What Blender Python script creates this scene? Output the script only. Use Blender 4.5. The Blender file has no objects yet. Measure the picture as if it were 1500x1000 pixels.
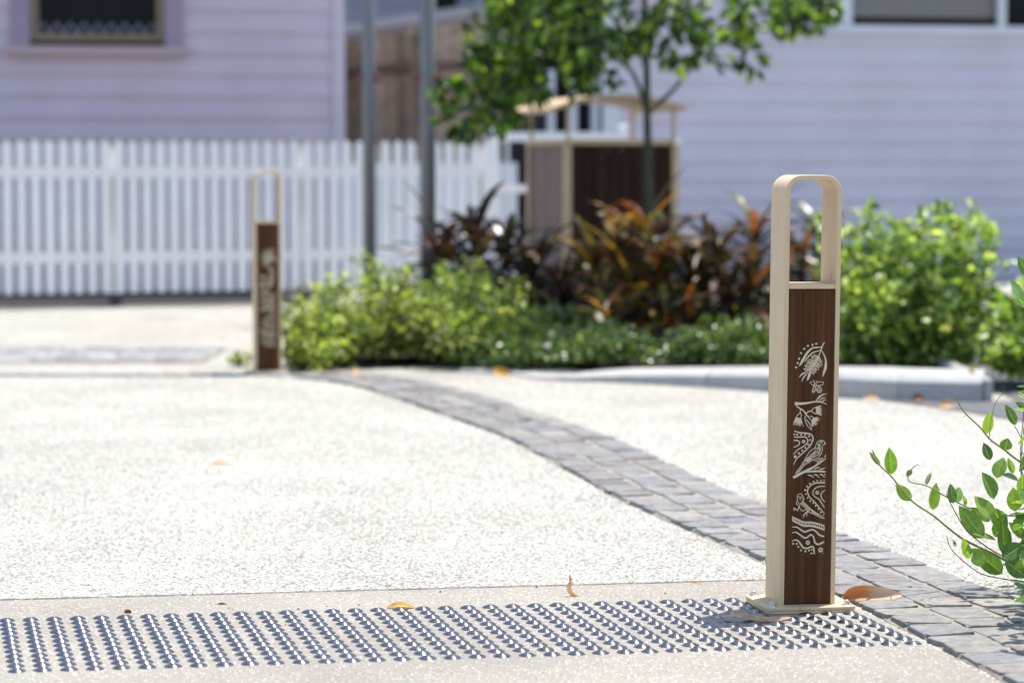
import bpy, math, random
from mathutils import Vector, Matrix
R = math.radians
random.seed(7)
SC = bpy.context.scene
COL = SC.collection

# ------------------------------------------------------------------ camera
F = 3700.0                 # focal length in pixels of the 1500 px wide photograph
CAMH = 0.96
HORIZON = 242.0
PITCH = math.atan((500 - HORIZON) / F)
cam_d = bpy.data.cameras.new('camera')
cam = bpy.data.objects.new('camera', cam_d)
COL.objects.link(cam)
cam.location = (0, 0, CAMH)
cam.rotation_euler = (math.pi / 2 - PITCH, 0, 0)
cam_d.sensor_width = 36.0
cam_d.lens = F / 1500 * 36
cam_d.clip_start = 0.05
cam_d.clip_end = 2000
cam_d.dof.use_dof = True
cam_d.dof.focus_distance = 5.48
cam_d.dof.aperture_fstop = 3.0
cam_d.dof.aperture_blades = 0
SC.camera = cam

# ------------------------------------------------------------------ sky, sun, exposure
SUN_EL, SUN_AZ = 74.0, 43.0        # azimuth measured from +Y towards +X
w = bpy.data.worlds.new('World')
SC.world = w
w.use_nodes = True
nt = w.node_tree
sky = nt.nodes.new('ShaderNodeTexSky')
sky.sky_type = 'NISHITA'
sky.sun_disc = False
sky.sun_elevation = R(SUN_EL)
sky.sun_rotation = R(SUN_AZ)
sky.dust_density = 1.0
nt.links.new(sky.outputs[0], nt.nodes['Background'].inputs[0])
nt.nodes['Background'].inputs[1].default_value = 0.15
sun_d = bpy.data.lights.new('sun', 'SUN')
sun_d.energy = 3.8
sun_d.angle = R(0.53)
sun_d.color = (1.0, 0.957, 0.89)
sun = bpy.data.objects.new('sun', sun_d)
COL.objects.link(sun)
d = Vector((math.sin(R(SUN_AZ)) * math.cos(R(SUN_EL)), math.cos(R(SUN_AZ)) * math.cos(R(SUN_EL)), math.sin(R(SUN_EL))))
sun.rotation_euler = d.to_track_quat('Z', 'Y').to_euler()
SC.view_settings.view_transform = 'Standard'
SC.view_settings.look = 'None'
SC.view_settings.exposure = 0.95
SC.view_settings.gamma = 1.0

# ------------------------------------------------------------------ helpers
def ray(u, v):
    x, y = (u - 750) / F, (500 - v) / F
    c, s = math.cos(PITCH), math.sin(PITCH)
    return Vector((x, c + y * s, -s + y * c))
def at(u, v, z=0.0):                      # point of the picture that lies at height z
    r = ray(u, v)
    return Vector((0, 0, CAMH)) + r * ((z - CAMH) / r.z)
def px(u, v, Y):                          # point of the picture that lies at distance Y
    r = ray(u, v)
    return Vector((0, 0, CAMH)) + r * (Y / r.y)

def lay(X, Z):                            # survey estimate (flat small-angle) to exact place on the ground
    return at(750 + X * F / Z, HORIZON + F * CAMH / Z).xy

def catmull(pts, n=6):
    out = []
    P = [pts[0]] + list(pts) + [pts[-1]]
    for i in range(1, len(P) - 2):
        a, b, c, e = P[i - 1], P[i], P[i + 1], P[i + 2]
        for k in range(n):
            t = k / n
            out.append(tuple(0.5 * (2 * b[j] + (c[j] - a[j]) * t + (2 * a[j] - 5 * b[j] + 4 * c[j] - e[j]) * t * t
                       + (3 * b[j] - a[j] - 3 * c[j] + e[j]) * t ** 3) for j in range(len(b))))
    out.append(tuple(pts[-1]))
    return out

def world_loc(o):
    v = Vector((0, 0, 0))
    while o:
        v += Vector(o.location)
        o = o.parent
    return v

class MB:
    def __init__(self):
        self.v, self.f = [], []
    def add(self, vs, fs):
        n = len(self.v)
        self.v.extend(tuple(p) for p in vs)
        self.f.extend(tuple(i + n for i in q) for q in fs)
        return self
    def box(self, x0, x1, y0, y1, z0, z1, M=None, ch=0.0):
        vs = []
        if ch <= 0:
            vs = [(x, y, z) for z in (z0, z1) for y in (y0, y1) for x in (x0, x1)]
            fs = [(0, 2, 3, 1), (4, 5, 7, 6), (0, 1, 5, 4), (1, 3, 7, 5), (3, 2, 6, 7), (2, 0, 4, 6)]
        else:
            return self.cbox(x0, x1, y0, y1, z0, z1, ch, M)
        if M is not None:
            vs = [M @ Vector(p) for p in vs]
        return self.add(vs, fs)
    def cbox(self, x0, x1, y0, y1, z0, z1, c, M=None):     # box with chamfered edges
        vs, idx = [], {}
        X, Y, Z = (x0, x1), (y0, y1), (z0, z1)
        S = (1, -1)
        for i in (0, 1):
            for j in (0, 1):
                for k in (0, 1):
                    for a in range(3):
                        p = [X[i], Y[j], Z[k]]
                        for b, s in ((0, S[i]), (1, S[j]), (2, S[k])):
                            if b != a:
                                p[b] += s * c
                        idx[(i, j, k, a)] = len(vs)
                        vs.append(tuple(p))
        fs = []
        I = idx
        for i in (0, 1):
            fs.append((I[(i, 0, 0, 0)], I[(i, 1, 0, 0)], I[(i, 1, 1, 0)], I[(i, 0, 1, 0)]))
            fs.append((I[(0, i, 0, 1)], I[(1, i, 0, 1)], I[(1, i, 1, 1)], I[(0, i, 1, 1)]))
            fs.append((I[(0, 0, i, 2)], I[(1, 0, i, 2)], I[(1, 1, i, 2)], I[(0, 1, i, 2)]))
            for j in (0, 1):
                fs.append((I[(i, j, 0, 0)], I[(i, j, 1, 0)], I[(i, j, 1, 1)], I[(i, j, 0, 1)]))
                fs.append((I[(i, 0, j, 0)], I[(i, 1, j, 0)], I[(i, 1, j, 2)], I[(i, 0, j, 2)]))
                fs.append((I[(0, i, j, 1)], I[(1, i, j, 1)], I[(1, i, j, 2)], I[(0, i, j, 2)]))
                for k in (0, 1):
                    fs.append((I[(i, j, k, 0)], I[(i, j, k, 1)], I[(i, j, k, 2)]))
        if M is not None:
            vs = [M @ Vector(p) for p in vs]
        return self.add(vs, fs)
    def tube(self, pts, rad, n=8, cap=True):
        pts = [Vector(p) for p in pts]
        if not hasattr(rad, '__len__'):
            rad = [rad] * len(pts)
        vs, fs = [], []
        prev = None
        for i, p in enumerate(pts):
            t = (pts[min(i + 1, len(pts) - 1)] - pts[max(i - 1, 0)]).normalized()
            if prev is None:
                a = Vector((0, 0, 1)) if abs(t.z) < 0.9 else Vector((1, 0, 0))
                u = t.cross(a).normalized()
            else:
                u = (prev - t * prev.dot(t)).normalized()
            prev = u
            q = t.cross(u)
            for k in range(n):
                an = 2 * math.pi * k / n
                vs.append(p + (u * math.cos(an) + q * math.sin(an)) * rad[i])
        for i in range(len(pts) - 1):
            for k in range(n):
                fs.append((i * n + k, i * n + (k + 1) % n, (i + 1) * n + (k + 1) % n, (i + 1) * n + k))
        if cap:
            fs.append(tuple(range(n - 1, -1, -1)))
            fs.append(tuple((len(pts) - 1) * n + k for k in range(n)))
        return self.add(vs, fs)
    def lathe(self, prof, n=20, c=(0, 0, 0)):
        vs, fs = [], []
        for r, z in prof:
            for k in range(n):
                an = 2 * math.pi * k / n
                vs.append((c[0] + r * math.cos(an), c[1] + r * math.sin(an), c[2] + z))
        for i in range(len(prof) - 1):
            for k in range(n):
                fs.append((i * n + k, i * n + (k + 1) % n, (i + 1) * n + (k + 1) % n, (i + 1) * n + k))
        fs.append(tuple((len(prof) - 1) * n + k for k in range(n)))
        return self.add(vs, fs)
    def prism(self, poly, z0, z1):          # vertical prism over a 2-D polygon (counter-clockwise)
        n = len(poly)
        vs = [(p[0], p[1], z0) for p in poly] + [(p[0], p[1], z1) for p in poly]
        fs = [tuple(range(n - 1, -1, -1)), tuple(range(n, 2 * n))]
        fs += [(i, (i + 1) % n, n + (i + 1) % n, n + i) for i in range(n)]
        return self.add(vs, fs)
    def build(self, name, mat, parent=None, smooth=False, local=False):
        me = bpy.data.meshes.new(name)
        vs = self.v
        if parent is not None and not local:
            o_ = world_loc(parent)
            vs = [(p[0] - o_.x, p[1] - o_.y, p[2] - o_.z) for p in vs]
        me.from_pydata(vs, [], self.f)
        if mat is not None:
            me.materials.append(mat)
        if smooth:
            me.polygons.foreach_set('use_smooth', [True] * len(me.polygons))
        me.update()
        o = bpy.data.objects.new(name, me)
        COL.objects.link(o)
        if parent is not None:
            o.parent = parent
        return o

def empty(name, loc, label, cat, group=None, rot=(0, 0, 0)):
    o = bpy.data.objects.new(name, None)
    o.empty_display_size = 0.1
    COL.objects.link(o)
    o.location = loc
    o.rotation_euler = rot
    return tag(o, label, cat, group)
def tag(o, label, cat, group=None, kind=None):
    o['label'] = label
    o['category'] = cat
    if group:
        o['group'] = group
    if kind:
        o['kind'] = kind
    return o
def struct(o):
    o['kind'] = 'structure'
    return o
def sharp(o, ang=40):
    try:
        o.data.set_sharp_from_angle(angle=R(ang))
    except Exception:
        pass
    return o

# ------------------------------------------------------------------ materials
def srgb(r, g, b):
    f = lambda c: (c / 255 / 12.92) if c / 255 <= 0.04045 else ((c / 255 + 0.055) / 1.055) ** 2.4
    return (f(r), f(g), f(b), 1)
class NT:
    def __init__(self, name):
        self.m = bpy.data.materials.new(name)
        self.m.use_nodes = True
        self.t = self.m.node_tree
        self.p = self.t.nodes['Principled BSDF']
        self.out = self.t.nodes['Material Output']
    def n(self, typ, **kw):
        x = self.t.nodes.new(typ)
        for k, v_ in kw.items():
            if k.startswith('i_'):
                x.inputs[k[2:].replace('_', ' ')].default_value = v_
            else:
                setattr(x, k, v_)
        return x
    def l(self, a, b):
        self.t.links.new(a, b)
    def ramp(self, stops, interp='LINEAR'):
        r = self.n('ShaderNodeValToRGB')
        r.color_ramp.interpolation = interp
        e = r.color_ramp.elements
        while len(e) < len(stops):
            e.new(0.5)
        for k, (pos, c) in enumerate(stops):
            e[k].position = pos
            e[k].color = c if len(c) == 4 else (*c, 1)
        return r
    def coord(self, scale=(1, 1, 1), obj=True):
        tc = self.n('ShaderNodeTexCoord')
        mp = self.n('ShaderNodeMapping')
        mp.inputs['Scale'].default_value = scale
        self.l(tc.outputs['Object'], mp.inputs['Vector'])
        return mp.outputs['Vector']
    def bump(self, h, strength, dist):
        b = self.n('ShaderNodeBump')
        b.inputs['Strength'].default_value = strength
        b.inputs['Distance'].default_value = dist
        self.l(h, b.inputs['Height'])
        self.l(b.outputs[0], self.p.inputs['Normal'])
        return b

def painted(name, col, rough=0.5, var=0.08, scale=3.0, metallic=0.0, bump=0.0, dirt=None):
    k = NT(name)
    no = k.n('ShaderNodeTexNoise', i_Scale=scale, i_Detail=6.0, i_Roughness=0.6)
    k.l(k.coord(), no.inputs['Vector'])
    c = Vector(col[:3])
    rp = k.ramp([(0.3, tuple(c * (1 - var))), (0.7, tuple(c * (1 + var)))])
    k.l(no.outputs['Fac'], rp.inputs[0])
    k.l(rp.outputs[0], k.p.inputs['Base Color'])
    k.p.inputs['Roughness'].default_value = rough
    k.p.inputs['Metallic'].default_value = metallic
    if bump:
        n2 = k.n('ShaderNodeTexNoise', i_Scale=scale * 60, i_Detail=3.0)
        k.l(k.coord(), n2.inputs['Vector'])
        k.bump(n2.outputs['Fac'], bump, 0.001)
    return k.m

def aggregate(name, stones, scale, matrix, mfac, rough=0.75, bstr=0.5, big=0.06):
    k = NT(name)
    vec = k.coord()
    vo = k.n('ShaderNodeTexVoronoi', i_Scale=scale, i_Randomness=1.0)
    k.l(vec, vo.inputs['Vector'])
    sx = k.n('ShaderNodeSeparateColor')
    k.l(vo.outputs['Color'], sx.inputs[0])
    rp = k.ramp(stones, 'CONSTANT')
    k.l(sx.outputs[0], rp.inputs[0])
    # matrix between the stones
    ma = k.n('ShaderNodeMapRange', interpolation_type='SMOOTHSTEP')
    ma.inputs['From Min'].default_value = mfac[0]
    ma.inputs['From Max'].default_value = mfac[1]
    k.l(vo.outputs['Distance'], ma.inputs['Value'])
    mx = k.n('ShaderNodeMix', data_type='RGBA')
    mx.inputs[7].default_value = (*matrix, 1)
    k.l(rp.outputs[0], mx.inputs[6])
    k.l(ma.outputs[0], mx.inputs[0])
    no = k.n('ShaderNodeTexNoise', i_Scale=1.7, i_Detail=5.0)
    k.l(vec, no.inputs['Vector'])
    mr = k.n('ShaderNodeMapRange')
    mr.inputs['From Min'].default_value = 0.3
    mr.inputs['From Max'].default_value = 0.7
    mr.inputs['To Min'].default_value = 1 - big
    mr.inputs['To Max'].default_value = 1 + big
    k.l(no.outputs['Fac'], mr.inputs['Value'])
    sc = k.n('ShaderNodeVectorMath', operation='SCALE')
    k.l(mx.outputs[2], sc.inputs[0])
    k.l(mr.outputs[0], sc.inputs['Scale'])
    k.l(sc.outputs[0], k.p.inputs['Base Color'])
    k.p.inputs['Roughness'].default_value = rough
    inv = k.n('ShaderNodeMath', operation='SUBTRACT')
    inv.inputs[0].default_value = 1.0
    k.l(vo.outputs['Distance'], inv.inputs[1])
    k.bump(inv.outputs[0], bstr, 0.004)
    return k.m

def island_ramp(name, stops, rough=0.5, trans=0.0, tcol=None, noise=30.0, nvar=0.15, spec=0.5, bump=0.0, interp='LINEAR'):
    """colour chosen per separate piece (leaf, stone, paling)"""
    k = NT(name)
    g = k.n('ShaderNodeNewGeometry')
    rp = k.ramp(stops, interp)
    k.l(g.outputs['Random Per Island'], rp.inputs[0])
    no = k.n('ShaderNodeTexNoise', i_Scale=noise, i_Detail=4.0)
    k.l(k.coord(), no.inputs['Vector'])
    mr = k.n('ShaderNodeMapRange')
    mr.inputs['From Min'].default_value = 0.25
    mr.inputs['From Max'].default_value = 0.75
    mr.inputs['To Min'].default_value = 1 - nvar
    mr.inputs['To Max'].default_value = 1 + nvar
    k.l(no.outputs['Fac'], mr.inputs['Value'])
    sc = k.n('ShaderNodeVectorMath', operation='SCALE')
    k.l(rp.outputs[0], sc.inputs[0])
    k.l(mr.outputs[0], sc.inputs['Scale'])
    k.l(sc.outputs[0], k.p.inputs['Base Color'])
    k.p.inputs['Roughness'].default_value = rough
    k.p.inputs['Specular IOR Level'].default_value = spec
    if bump:
        n2 = k.n('ShaderNodeTexNoise', i_Scale=noise * 5, i_Detail=5.0)
        k.l(k.coord(), n2.inputs['Vector'])
        k.bump(n2.outputs['Fac'], bump, 0.003)
    if trans > 0:
        tr = k.n('ShaderNodeBsdfTranslucent')
        tint = k.n('ShaderNodeMix', data_type='RGBA', blend_type='MULTIPLY')
        tint.inputs[0].default_value = 1.0
        tint.inputs[7].default_value = (*(tcol or (1.6, 1.5, 0.5)), 1)
        k.l(sc.outputs[0], tint.inputs[6])
        k.l(tint.outputs[2], tr.inputs['Color'])
        ms = k.n('ShaderNodeMixShader')
        ms.inputs[0].default_value = trans
        k.l(k.p.outputs[0], ms.inputs[1])
        k.l(tr.outputs[0], ms.inputs[2])
        k.l(ms.outputs[0], k.out.inputs['Surface'])
    return k.m

def wood(name, c0, c1, rough=0.45, gx=60.0, gz=1.2, spec=0.35):
    k = NT(name)
    vec = k.coord((gx, gx, gz))
    no = k.n('ShaderNodeTexNoise', i_Scale=1.0, i_Detail=5.0, i_Distortion=0.6)
    k.l(vec, no.inputs['Vector'])
    n2 = k.n('ShaderNodeTexNoise', i_Scale=5.0, i_Detail=3.0)
    k.l(vec, n2.inputs['Vector'])
    ad = k.n('ShaderNodeMath', operation='MULTIPLY_ADD')
    ad.inputs[1].default_value = 0.35
    k.l(n2.outputs['Fac'], ad.inputs[0])
    k.l(no.outputs['Fac'], ad.inputs[2])
    rp = k.ramp([(0.45, c0), (0.85, c1)])
    k.l(ad.outputs[0], rp.inputs[0])
    k.l(rp.outputs[0], k.p.inputs['Base Color'])
    k.p.inputs['Roughness'].default_value = rough
    k.p.inputs['Specular IOR Level'].default_value = spec
    k.bump(ad.outputs[0], 0.12, 0.001)
    return k.m

AROT = 0.25
def steel(name, radial=False, rough=0.32, col=(0.62, 0.63, 0.65)):
    k = NT(name)
    k.p.inputs['Base Color'].default_value = (*col, 1)
    k.p.inputs['Metallic'].default_value = 1.0
    no = k.n('ShaderNodeTexNoise', i_Scale=400.0, i_Detail=3.0)
    k.l(k.coord(), no.inputs['Vector'])
    mr = k.n('ShaderNodeMapRange')
    mr.inputs['To Min'].default_value = rough - 0.06
    mr.inputs['To Max'].default_value = rough + 0.08
    k.l(no.outputs['Fac'], mr.inputs['Value'])
    k.l(mr.outputs[0], k.p.inputs['Roughness'])
    if radial:
        k.p.inputs['Anisotropic'].default_value = 0.85
        k.p.inputs['Anisotropic Rotation'].default_value = AROT
        tg = k.n('ShaderNodeAttribute', attribute_name='groove')
        k.l(tg.outputs['Vector'], k.p.inputs['Tangent'])
    return k.m

M = {}
M['aggregate'] = aggregate('exposed_aggregate', [(0.0, (0.411, 0.393, 0.336)), (.22, (0.555, 0.540, 0.470)), (.42, (0.319, 0.293, 0.245)),
    (.54, (0.637, 0.628, 0.556)), (.73, (0.242, 0.180, 0.119)), (.82, (0.154, 0.149, 0.144)), (.89, (0.052, 0.051, 0.054)), (.935, (0.473, 0.396, 0.288))],
    160.0, (0.206, 0.190, 0.158), (.42, .74), bstr=0.8, big=.12)
M['band'] = aggregate('smooth_concrete', [(0.0, (0.278, 0.250, 0.206)), (.34, (0.318, 0.287, 0.237)), (.52, (0.232, 0.203, 0.164)), (.66, (0.539, 0.507, 0.435)),
    (.84, (0.178, 0.133, 0.093)), (.92, (0.086, 0.080, 0.074)), (.95, (0.388, 0.289, 0.197))], 150.0, (0.253, 0.227, 0.186), (.26, .50), bstr=0.5, big=.12)
M['sett'] = island_ramp('bluestone_sett', [(0, (0.149, 0.145, 0.141)), (.25, (0.212, 0.201, 0.188)), (.45, (0.171, 0.152, 0.141)), (.6, (0.234, 0.209, 0.179)),
    (.8, (0.158, 0.158, 0.157)), (1, (0.269, 0.249, 0.216))], rough=0.75, noise=45.0, nvar=0.35, bump=1.0)
M['pale_sett'] = island_ramp('pale_sett', [(0, (.20, .195, .19)), (.5, (.27, .26, .25)), (1, (.33, .32, .30))], rough=0.8, noise=45.0, nvar=0.2, bump=0.6)
M['mortar'] = painted('sandy_mortar', (.28, .25, .205), 0.95, 0.35, 60.0, bump=0.8)
M['joint'] = painted('dark_joint', (.07, .07, .08), 0.9, 0.3, 60.0)
M['asphalt'] = aggregate('asphalt', [(0, (.085, .085, .09)), (.5, (.12, .12, .125)), (.9, (.20, .19, .19))], 120.0, (.06, .06, .065), (.4, .7), bstr=0.6)
M['shade_soil'] = painted('shaded_soil', (.022, .02, .018), 0.95, 0.5, 25.0, bump=1.0)  # soil tone blackened to stand in for shade behind the fence
M['soil'] = painted('garden_soil', (.06, .045, .033), 0.95, 0.5, 25.0, bump=1.0)
M['earth'] = painted('distant_ground', (.22, .2, .18), 0.95, 0.3, 1.0)
M['kerb'] = painted('kerb_concrete', (.355, .345, .33), 0.85, 0.12, 12.0, bump=0.6)
k = NT('beige_powdercoat')
no = k.n('ShaderNodeTexNoise', i_Scale=22.0, i_Detail=8.0, i_Roughness=0.75); k.l(k.coord((1, 1, .45)), no.inputs['Vector'])
rp = k.ramp([(.30, (.36, .26, .155)), (.40, (.585, .425, .245)), (.62, (.615, .448, .26)), (.75, (.63, .475, .29))]); k.l(no.outputs['Fac'], rp.inputs[0])
k.l(rp.outputs[0], k.p.inputs['Base Color'])
mr = k.n('ShaderNodeMapRange'); mr.inputs['From Min'].default_value = .3; mr.inputs['From Max'].default_value = .7; mr.inputs['To Min'].default_value = .55; mr.inputs['To Max'].default_value = .36
k.l(no.outputs['Fac'], mr.inputs['Value']); k.l(mr.outputs[0], k.p.inputs['Roughness'])
n2 = k.n('ShaderNodeTexNoise', i_Scale=500.0, i_Detail=2.0); k.l(k.coord(), n2.inputs['Vector']); k.bump(n2.outputs['Fac'], .12, .0006)
M['beige'] = k.m
M['panel'] = wood('brown_woodgrain', (.040, .0145, .0055, 1), (.110, .048, .021, 1), .6, spec=.06)
M['art'] = painted('cream_paint', (.64, .51, .35), 0.55, 0.04, 40.0)
M['gap'] = painted('black_gap', (.01, .01, .01), 0.9, 0.2, 5.0)
M['stud'] = steel('turned_steel', True, 0.28, (.215, .205, .20))
M['bolt'] = steel('zinc_bolt', False, 0.35, (.62, .62, .60))
M['white'] = painted('white_fence_paint', (.82, .79, .77), 0.5, 0.05, 4.0)
M['lilac'] = painted('lilac_weatherboard', (.55, .45, .50), 0.6, 0.08, 1.5)
M['lilac_trim'] = painted('pale_corner_trim', (.58, .49, .54), 0.6, 0.04, 2.0)
M['mauve'] = painted('mauve_architrave', (.32, .235, .31), 0.55, 0.06, 3.0)
M['sill'] = painted('pink_sill', (.46, .32, .33), 0.55, 0.06, 3.0)
M['ochre'] = painted('ochre_sash', (.20, .14, .09), 0.5, 0.1, 3.0)
M['greyblue'] = painted('grey_blue_weatherboard', (.58, .53, .57), 0.6, 0.08, 1.2)
M['bluehouse'] = painted('slate_blue_cladding', (.46, .46, .52), 0.6, 0.06, 1.0)
M['frame'] = painted('grey_white_frame', (.58, .60, .62), 0.5, 0.05, 3.0)
M['roof'] = painted('grey_roof_sheet', (.25, .26, .28), 0.45, 0.08, 2.0)
M['dark'] = painted('recess_shade', (.03, .032, .045), 0.8, 0.3, 2.0)  # shade of the porch recess put into the colour
k = NT('window_glass'); k.p.inputs['Base Color'].default_value = (.006, .0065, .009, 1); k.p.inputs['Roughness'].default_value = 0.12; k.p.inputs['Specular IOR Level'].default_value = 0.08
M['glass'] = k.m
k = NT('venetian_blind')
wv = k.n('ShaderNodeTexWave', wave_type='BANDS', bands_direction='Z', i_Scale=14.0, i_Distortion=0.0)
k.l(k.coord(), wv.inputs['Vector'])
rp = k.ramp([(0.2, (.10, .095, .085)), (0.7, (.24, .22, .19))])
k.l(wv.outputs['Fac'], rp.inputs[0]); k.l(rp.outputs[0], k.p.inputs['Base Color'])
M['blind'] = k.m
M['grille'] = painted('grey_grille', (.20, .22, .25), 0.5, 0.05, 3.0)
M['paling'] = island_ramp('weathered_paling', [(0, (.58, .48, .34)), (.3, (.74, .63, .46)), (.6, (.42, .345, .24)), (.8, (.66, .55, .39)), (1, (.36, .29, .20))], rough=0.9, noise=9.0, nvar=0.3)
M['paling_rail'] = wood('weathered_rail', (.2, .15, .11, 1), (.34, .26, .2, 1), 0.9, 8.0, 8.0)
M['pole'] = painted('galvanised_pole', (.185, .19, .195), 0.5, 0.12, 5.0, metallic=0.25)
M['red'] = painted('red_reflector', (.24, .035, .035), 0.4, 0.1, 5.0)
M['bincase_shade'] = wood('shaded_brown_cladding', (.026, .011, .007, 1), (.052, .025, .017, 1), 0.6, 30.0, 1.0, .1)  # shaded version of the bin enclosure's brown, for its front
M['bark'] = painted('green_bark', (.055, .06, .03), 0.85, 0.35, 30.0, bump=1.0)
M['stem'] = painted('shrub_stem', (.09, .085, .04), 0.8, 0.3, 30.0)
M['tree_leaf'] = island_ramp('tree_leaf', [(0, (.016, .036, .010)), (.4, (.036, .078, .018)), (.62, (.075, .15, .028)), (.8, (.19, .32, .045)), (1, (.42, .58, .08))],
    rough=0.34, trans=0.5, tcol=(1.7, 1.7, .5), spec=0.7)
M['shrub_leaf'] = island_ramp('shrub_leaf', [(0, (0.039, 0.062, 0.018)), (.3, (0.111, 0.163, 0.038)), (.6, (0.260, 0.362, 0.068)), (.85, (0.494, 0.575, 0.117)), (1, (0.715, 0.700, 0.180))],
    rough=0.36, trans=0.45, tcol=(1.4, 1.4, .7), spec=0.6)
M['cover_leaf'] = island_ramp('ground_cover_leaf', [(0, (0.022, 0.042, 0.014)), (.4, (0.066, 0.116, 0.034)), (.8, (0.132, 0.210, 0.060)), (1, (0.330, 0.378, 0.102))],
    rough=0.30, trans=0.38, tcol=(1.4, 1.5, .6), spec=0.7)
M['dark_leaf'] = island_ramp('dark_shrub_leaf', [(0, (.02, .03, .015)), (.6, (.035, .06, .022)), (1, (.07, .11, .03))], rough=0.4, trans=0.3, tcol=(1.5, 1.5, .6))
M['bush_leaf'] = island_ramp('bush_leaf', [(0, (0.042, 0.081, 0.022)), (.3, (0.119, 0.203, 0.050)), (.6, (0.280, 0.419, 0.085)), (.85, (0.504, 0.634, 0.150)), (1, (0.728, 0.750, 0.240))],
    rough=0.34, trans=0.45, tcol=(1.4, 1.4, .7), spec=0.6)
M['cordy_dark'] = island_ramp('dark_cordyline_leaf', [(0, (0.022, 0.017, 0.018)), (.35, (0.036, 0.030, 0.020)), (.6, (0.048, 0.060, 0.022)), (.8, (0.072, 0.022, 0.024)), (.93, (0.168, 0.144, 0.033)), (1, (0.300, 0.144, 0.143))],
    rough=0.33, trans=0.3, tcol=(2.0, 1.2, .8), spec=0.6)
M['cordy_orange'] = island_ramp('orange_cordyline_leaf', [(0, (0.033, 0.023, 0.017)), (.3, (0.053, 0.041, 0.019)), (.45, (0.165, 0.189, 0.042)), (.52, (0.075, 0.043, 0.022)), (.62, (0.360, 0.131, 0.024)), (.70, (0.053, 0.032, 0.022)), (.80, (0.450, 0.304, 0.048)), (.88, (0.135, 0.036, 0.036)), (1, (0.630, 0.638, 0.108))],
    rough=0.35, trans=0.42, tcol=(1.6, 1.2, .6), spec=0.55)
M['cordy_red'] = island_ramp('maroon_cordyline_leaf', [(0, (0.025, 0.018, 0.017)), (.3, (0.042, 0.029, 0.022)), (.5, (0.070, 0.065, 0.024)), (.65, (0.126, 0.058, 0.030)), (.78, (0.140, 0.156, 0.048)), (.9, (0.238, 0.098, 0.036)), (1, (0.476, 0.312, 0.240))],
    rough=0.33, trans=0.35, tcol=(1.7, 1.2, .7), spec=0.6)
M['vine_leaf'] = k.m
k = NT('vine_leaf')
g_ = k.n('ShaderNodeNewGeometry')
rp = k.ramp([(0, (.045, .10, .035)), (.35, (.08, .16, .04)), (.7, (.13, .24, .045)), (1, (.23, .34, .06))])
k.l(g_.outputs['Random Per Island'], rp.inputs[0])
ab = k.n('ShaderNodeAttribute', attribute_name='blade'); sx = k.n('ShaderNodeSeparateXYZ'); k.l(ab.outputs['Vector'], sx.inputs[0])
def mth(op, a_, b_=None):
    n_ = k.n('ShaderNodeMath', operation=op)
    for i_, q_ in enumerate((a_, b_)):
        if q_ is None: continue
        if isinstance(q_, (int, float)): n_.inputs[i_].default_value = q_
        else: k.l(q_, n_.inputs[i_])
    return n_.outputs[0]
as_ = mth('ABSOLUTE', sx.outputs['Y'])
rib = mth('LESS_THAN', as_, .06)
ph = mth('FRACT', mth('MULTIPLY', mth('SUBTRACT', sx.outputs['X'], mth('MULTIPLY', as_, .28)), 7.0))
vein = mth('MULTIPLY', mth('LESS_THAN', ph, .10), .45)
fac = mth('MAXIMUM', rib, vein)
mx = k.n('ShaderNodeMix', data_type='RGBA'); mx.inputs[7].default_value = (.24, .34, .13, 1)
no = k.n('ShaderNodeTexNoise', i_Scale=90.0, i_Detail=4.0); k.l(k.coord(), no.inputs['Vector'])
mr = k.n('ShaderNodeMapRange'); mr.inputs['From Min'].default_value = .3; mr.inputs['From Max'].default_value = .7; mr.inputs['To Min'].default_value = .8; mr.inputs['To Max'].default_value = 1.2
k.l(no.outputs['Fac'], mr.inputs['Value'])
sc = k.n('ShaderNodeVectorMath', operation='SCALE'); k.l(rp.outputs[0], sc.inputs[0]); k.l(mr.outputs[0], sc.inputs['Scale'])
nb = k.n('ShaderNodeTexNoise', i_Scale=55.0, i_Detail=6.0, i_Roughness=.7); k.l(k.coord(), nb.inputs['Vector'])
bl = k.n('ShaderNodeMix', data_type='RGBA'); bl.inputs[7].default_value = (.13, .085, .03, 1)
bm = k.n('ShaderNodeMapRange', interpolation_type='SMOOTHSTEP'); bm.inputs['From Min'].default_value = .64; bm.inputs['From Max'].default_value = .70; k.l(nb.outputs['Fac'], bm.inputs['Value'])
k.l(bm.outputs[0], bl.inputs[0]); k.l(sc.outputs[0], bl.inputs[6])
k.l(bl.outputs[2], mx.inputs[6]); k.l(fac, mx.inputs[0]); k.l(mx.outputs[2], k.p.inputs['Base Color'])
k.p.inputs['Roughness'].default_value = .33; k.bump(fac, -.25, .0015)
tr = k.n('ShaderNodeBsdfTranslucent'); tt = k.n('ShaderNodeMix', data_type='RGBA', blend_type='MULTIPLY'); tt.inputs[0].default_value = 1; tt.inputs[7].default_value = (1.7, 1.75, .4, 1)
k.l(mx.outputs[2], tt.inputs[6]); k.l(tt.outputs[2], tr.inputs['Color'])
ms = k.n('ShaderNodeMixShader'); ms.inputs[0].default_value = .45
k.l(k.p.outputs[0], ms.inputs[1]); k.l(tr.outputs[0], ms.inputs[2]); k.l(ms.outputs[0], k.out.inputs['Surface'])
M['vine_leaf'] = k.m
M['vine_stem'] = painted('vine_stem', (.24, .28, .08), 0.6, 0.2, 40.0)
M['vine_red'] = painted('red_vine_stem', (.09, .04, .03), 0.6, 0.2, 40.0)

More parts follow.
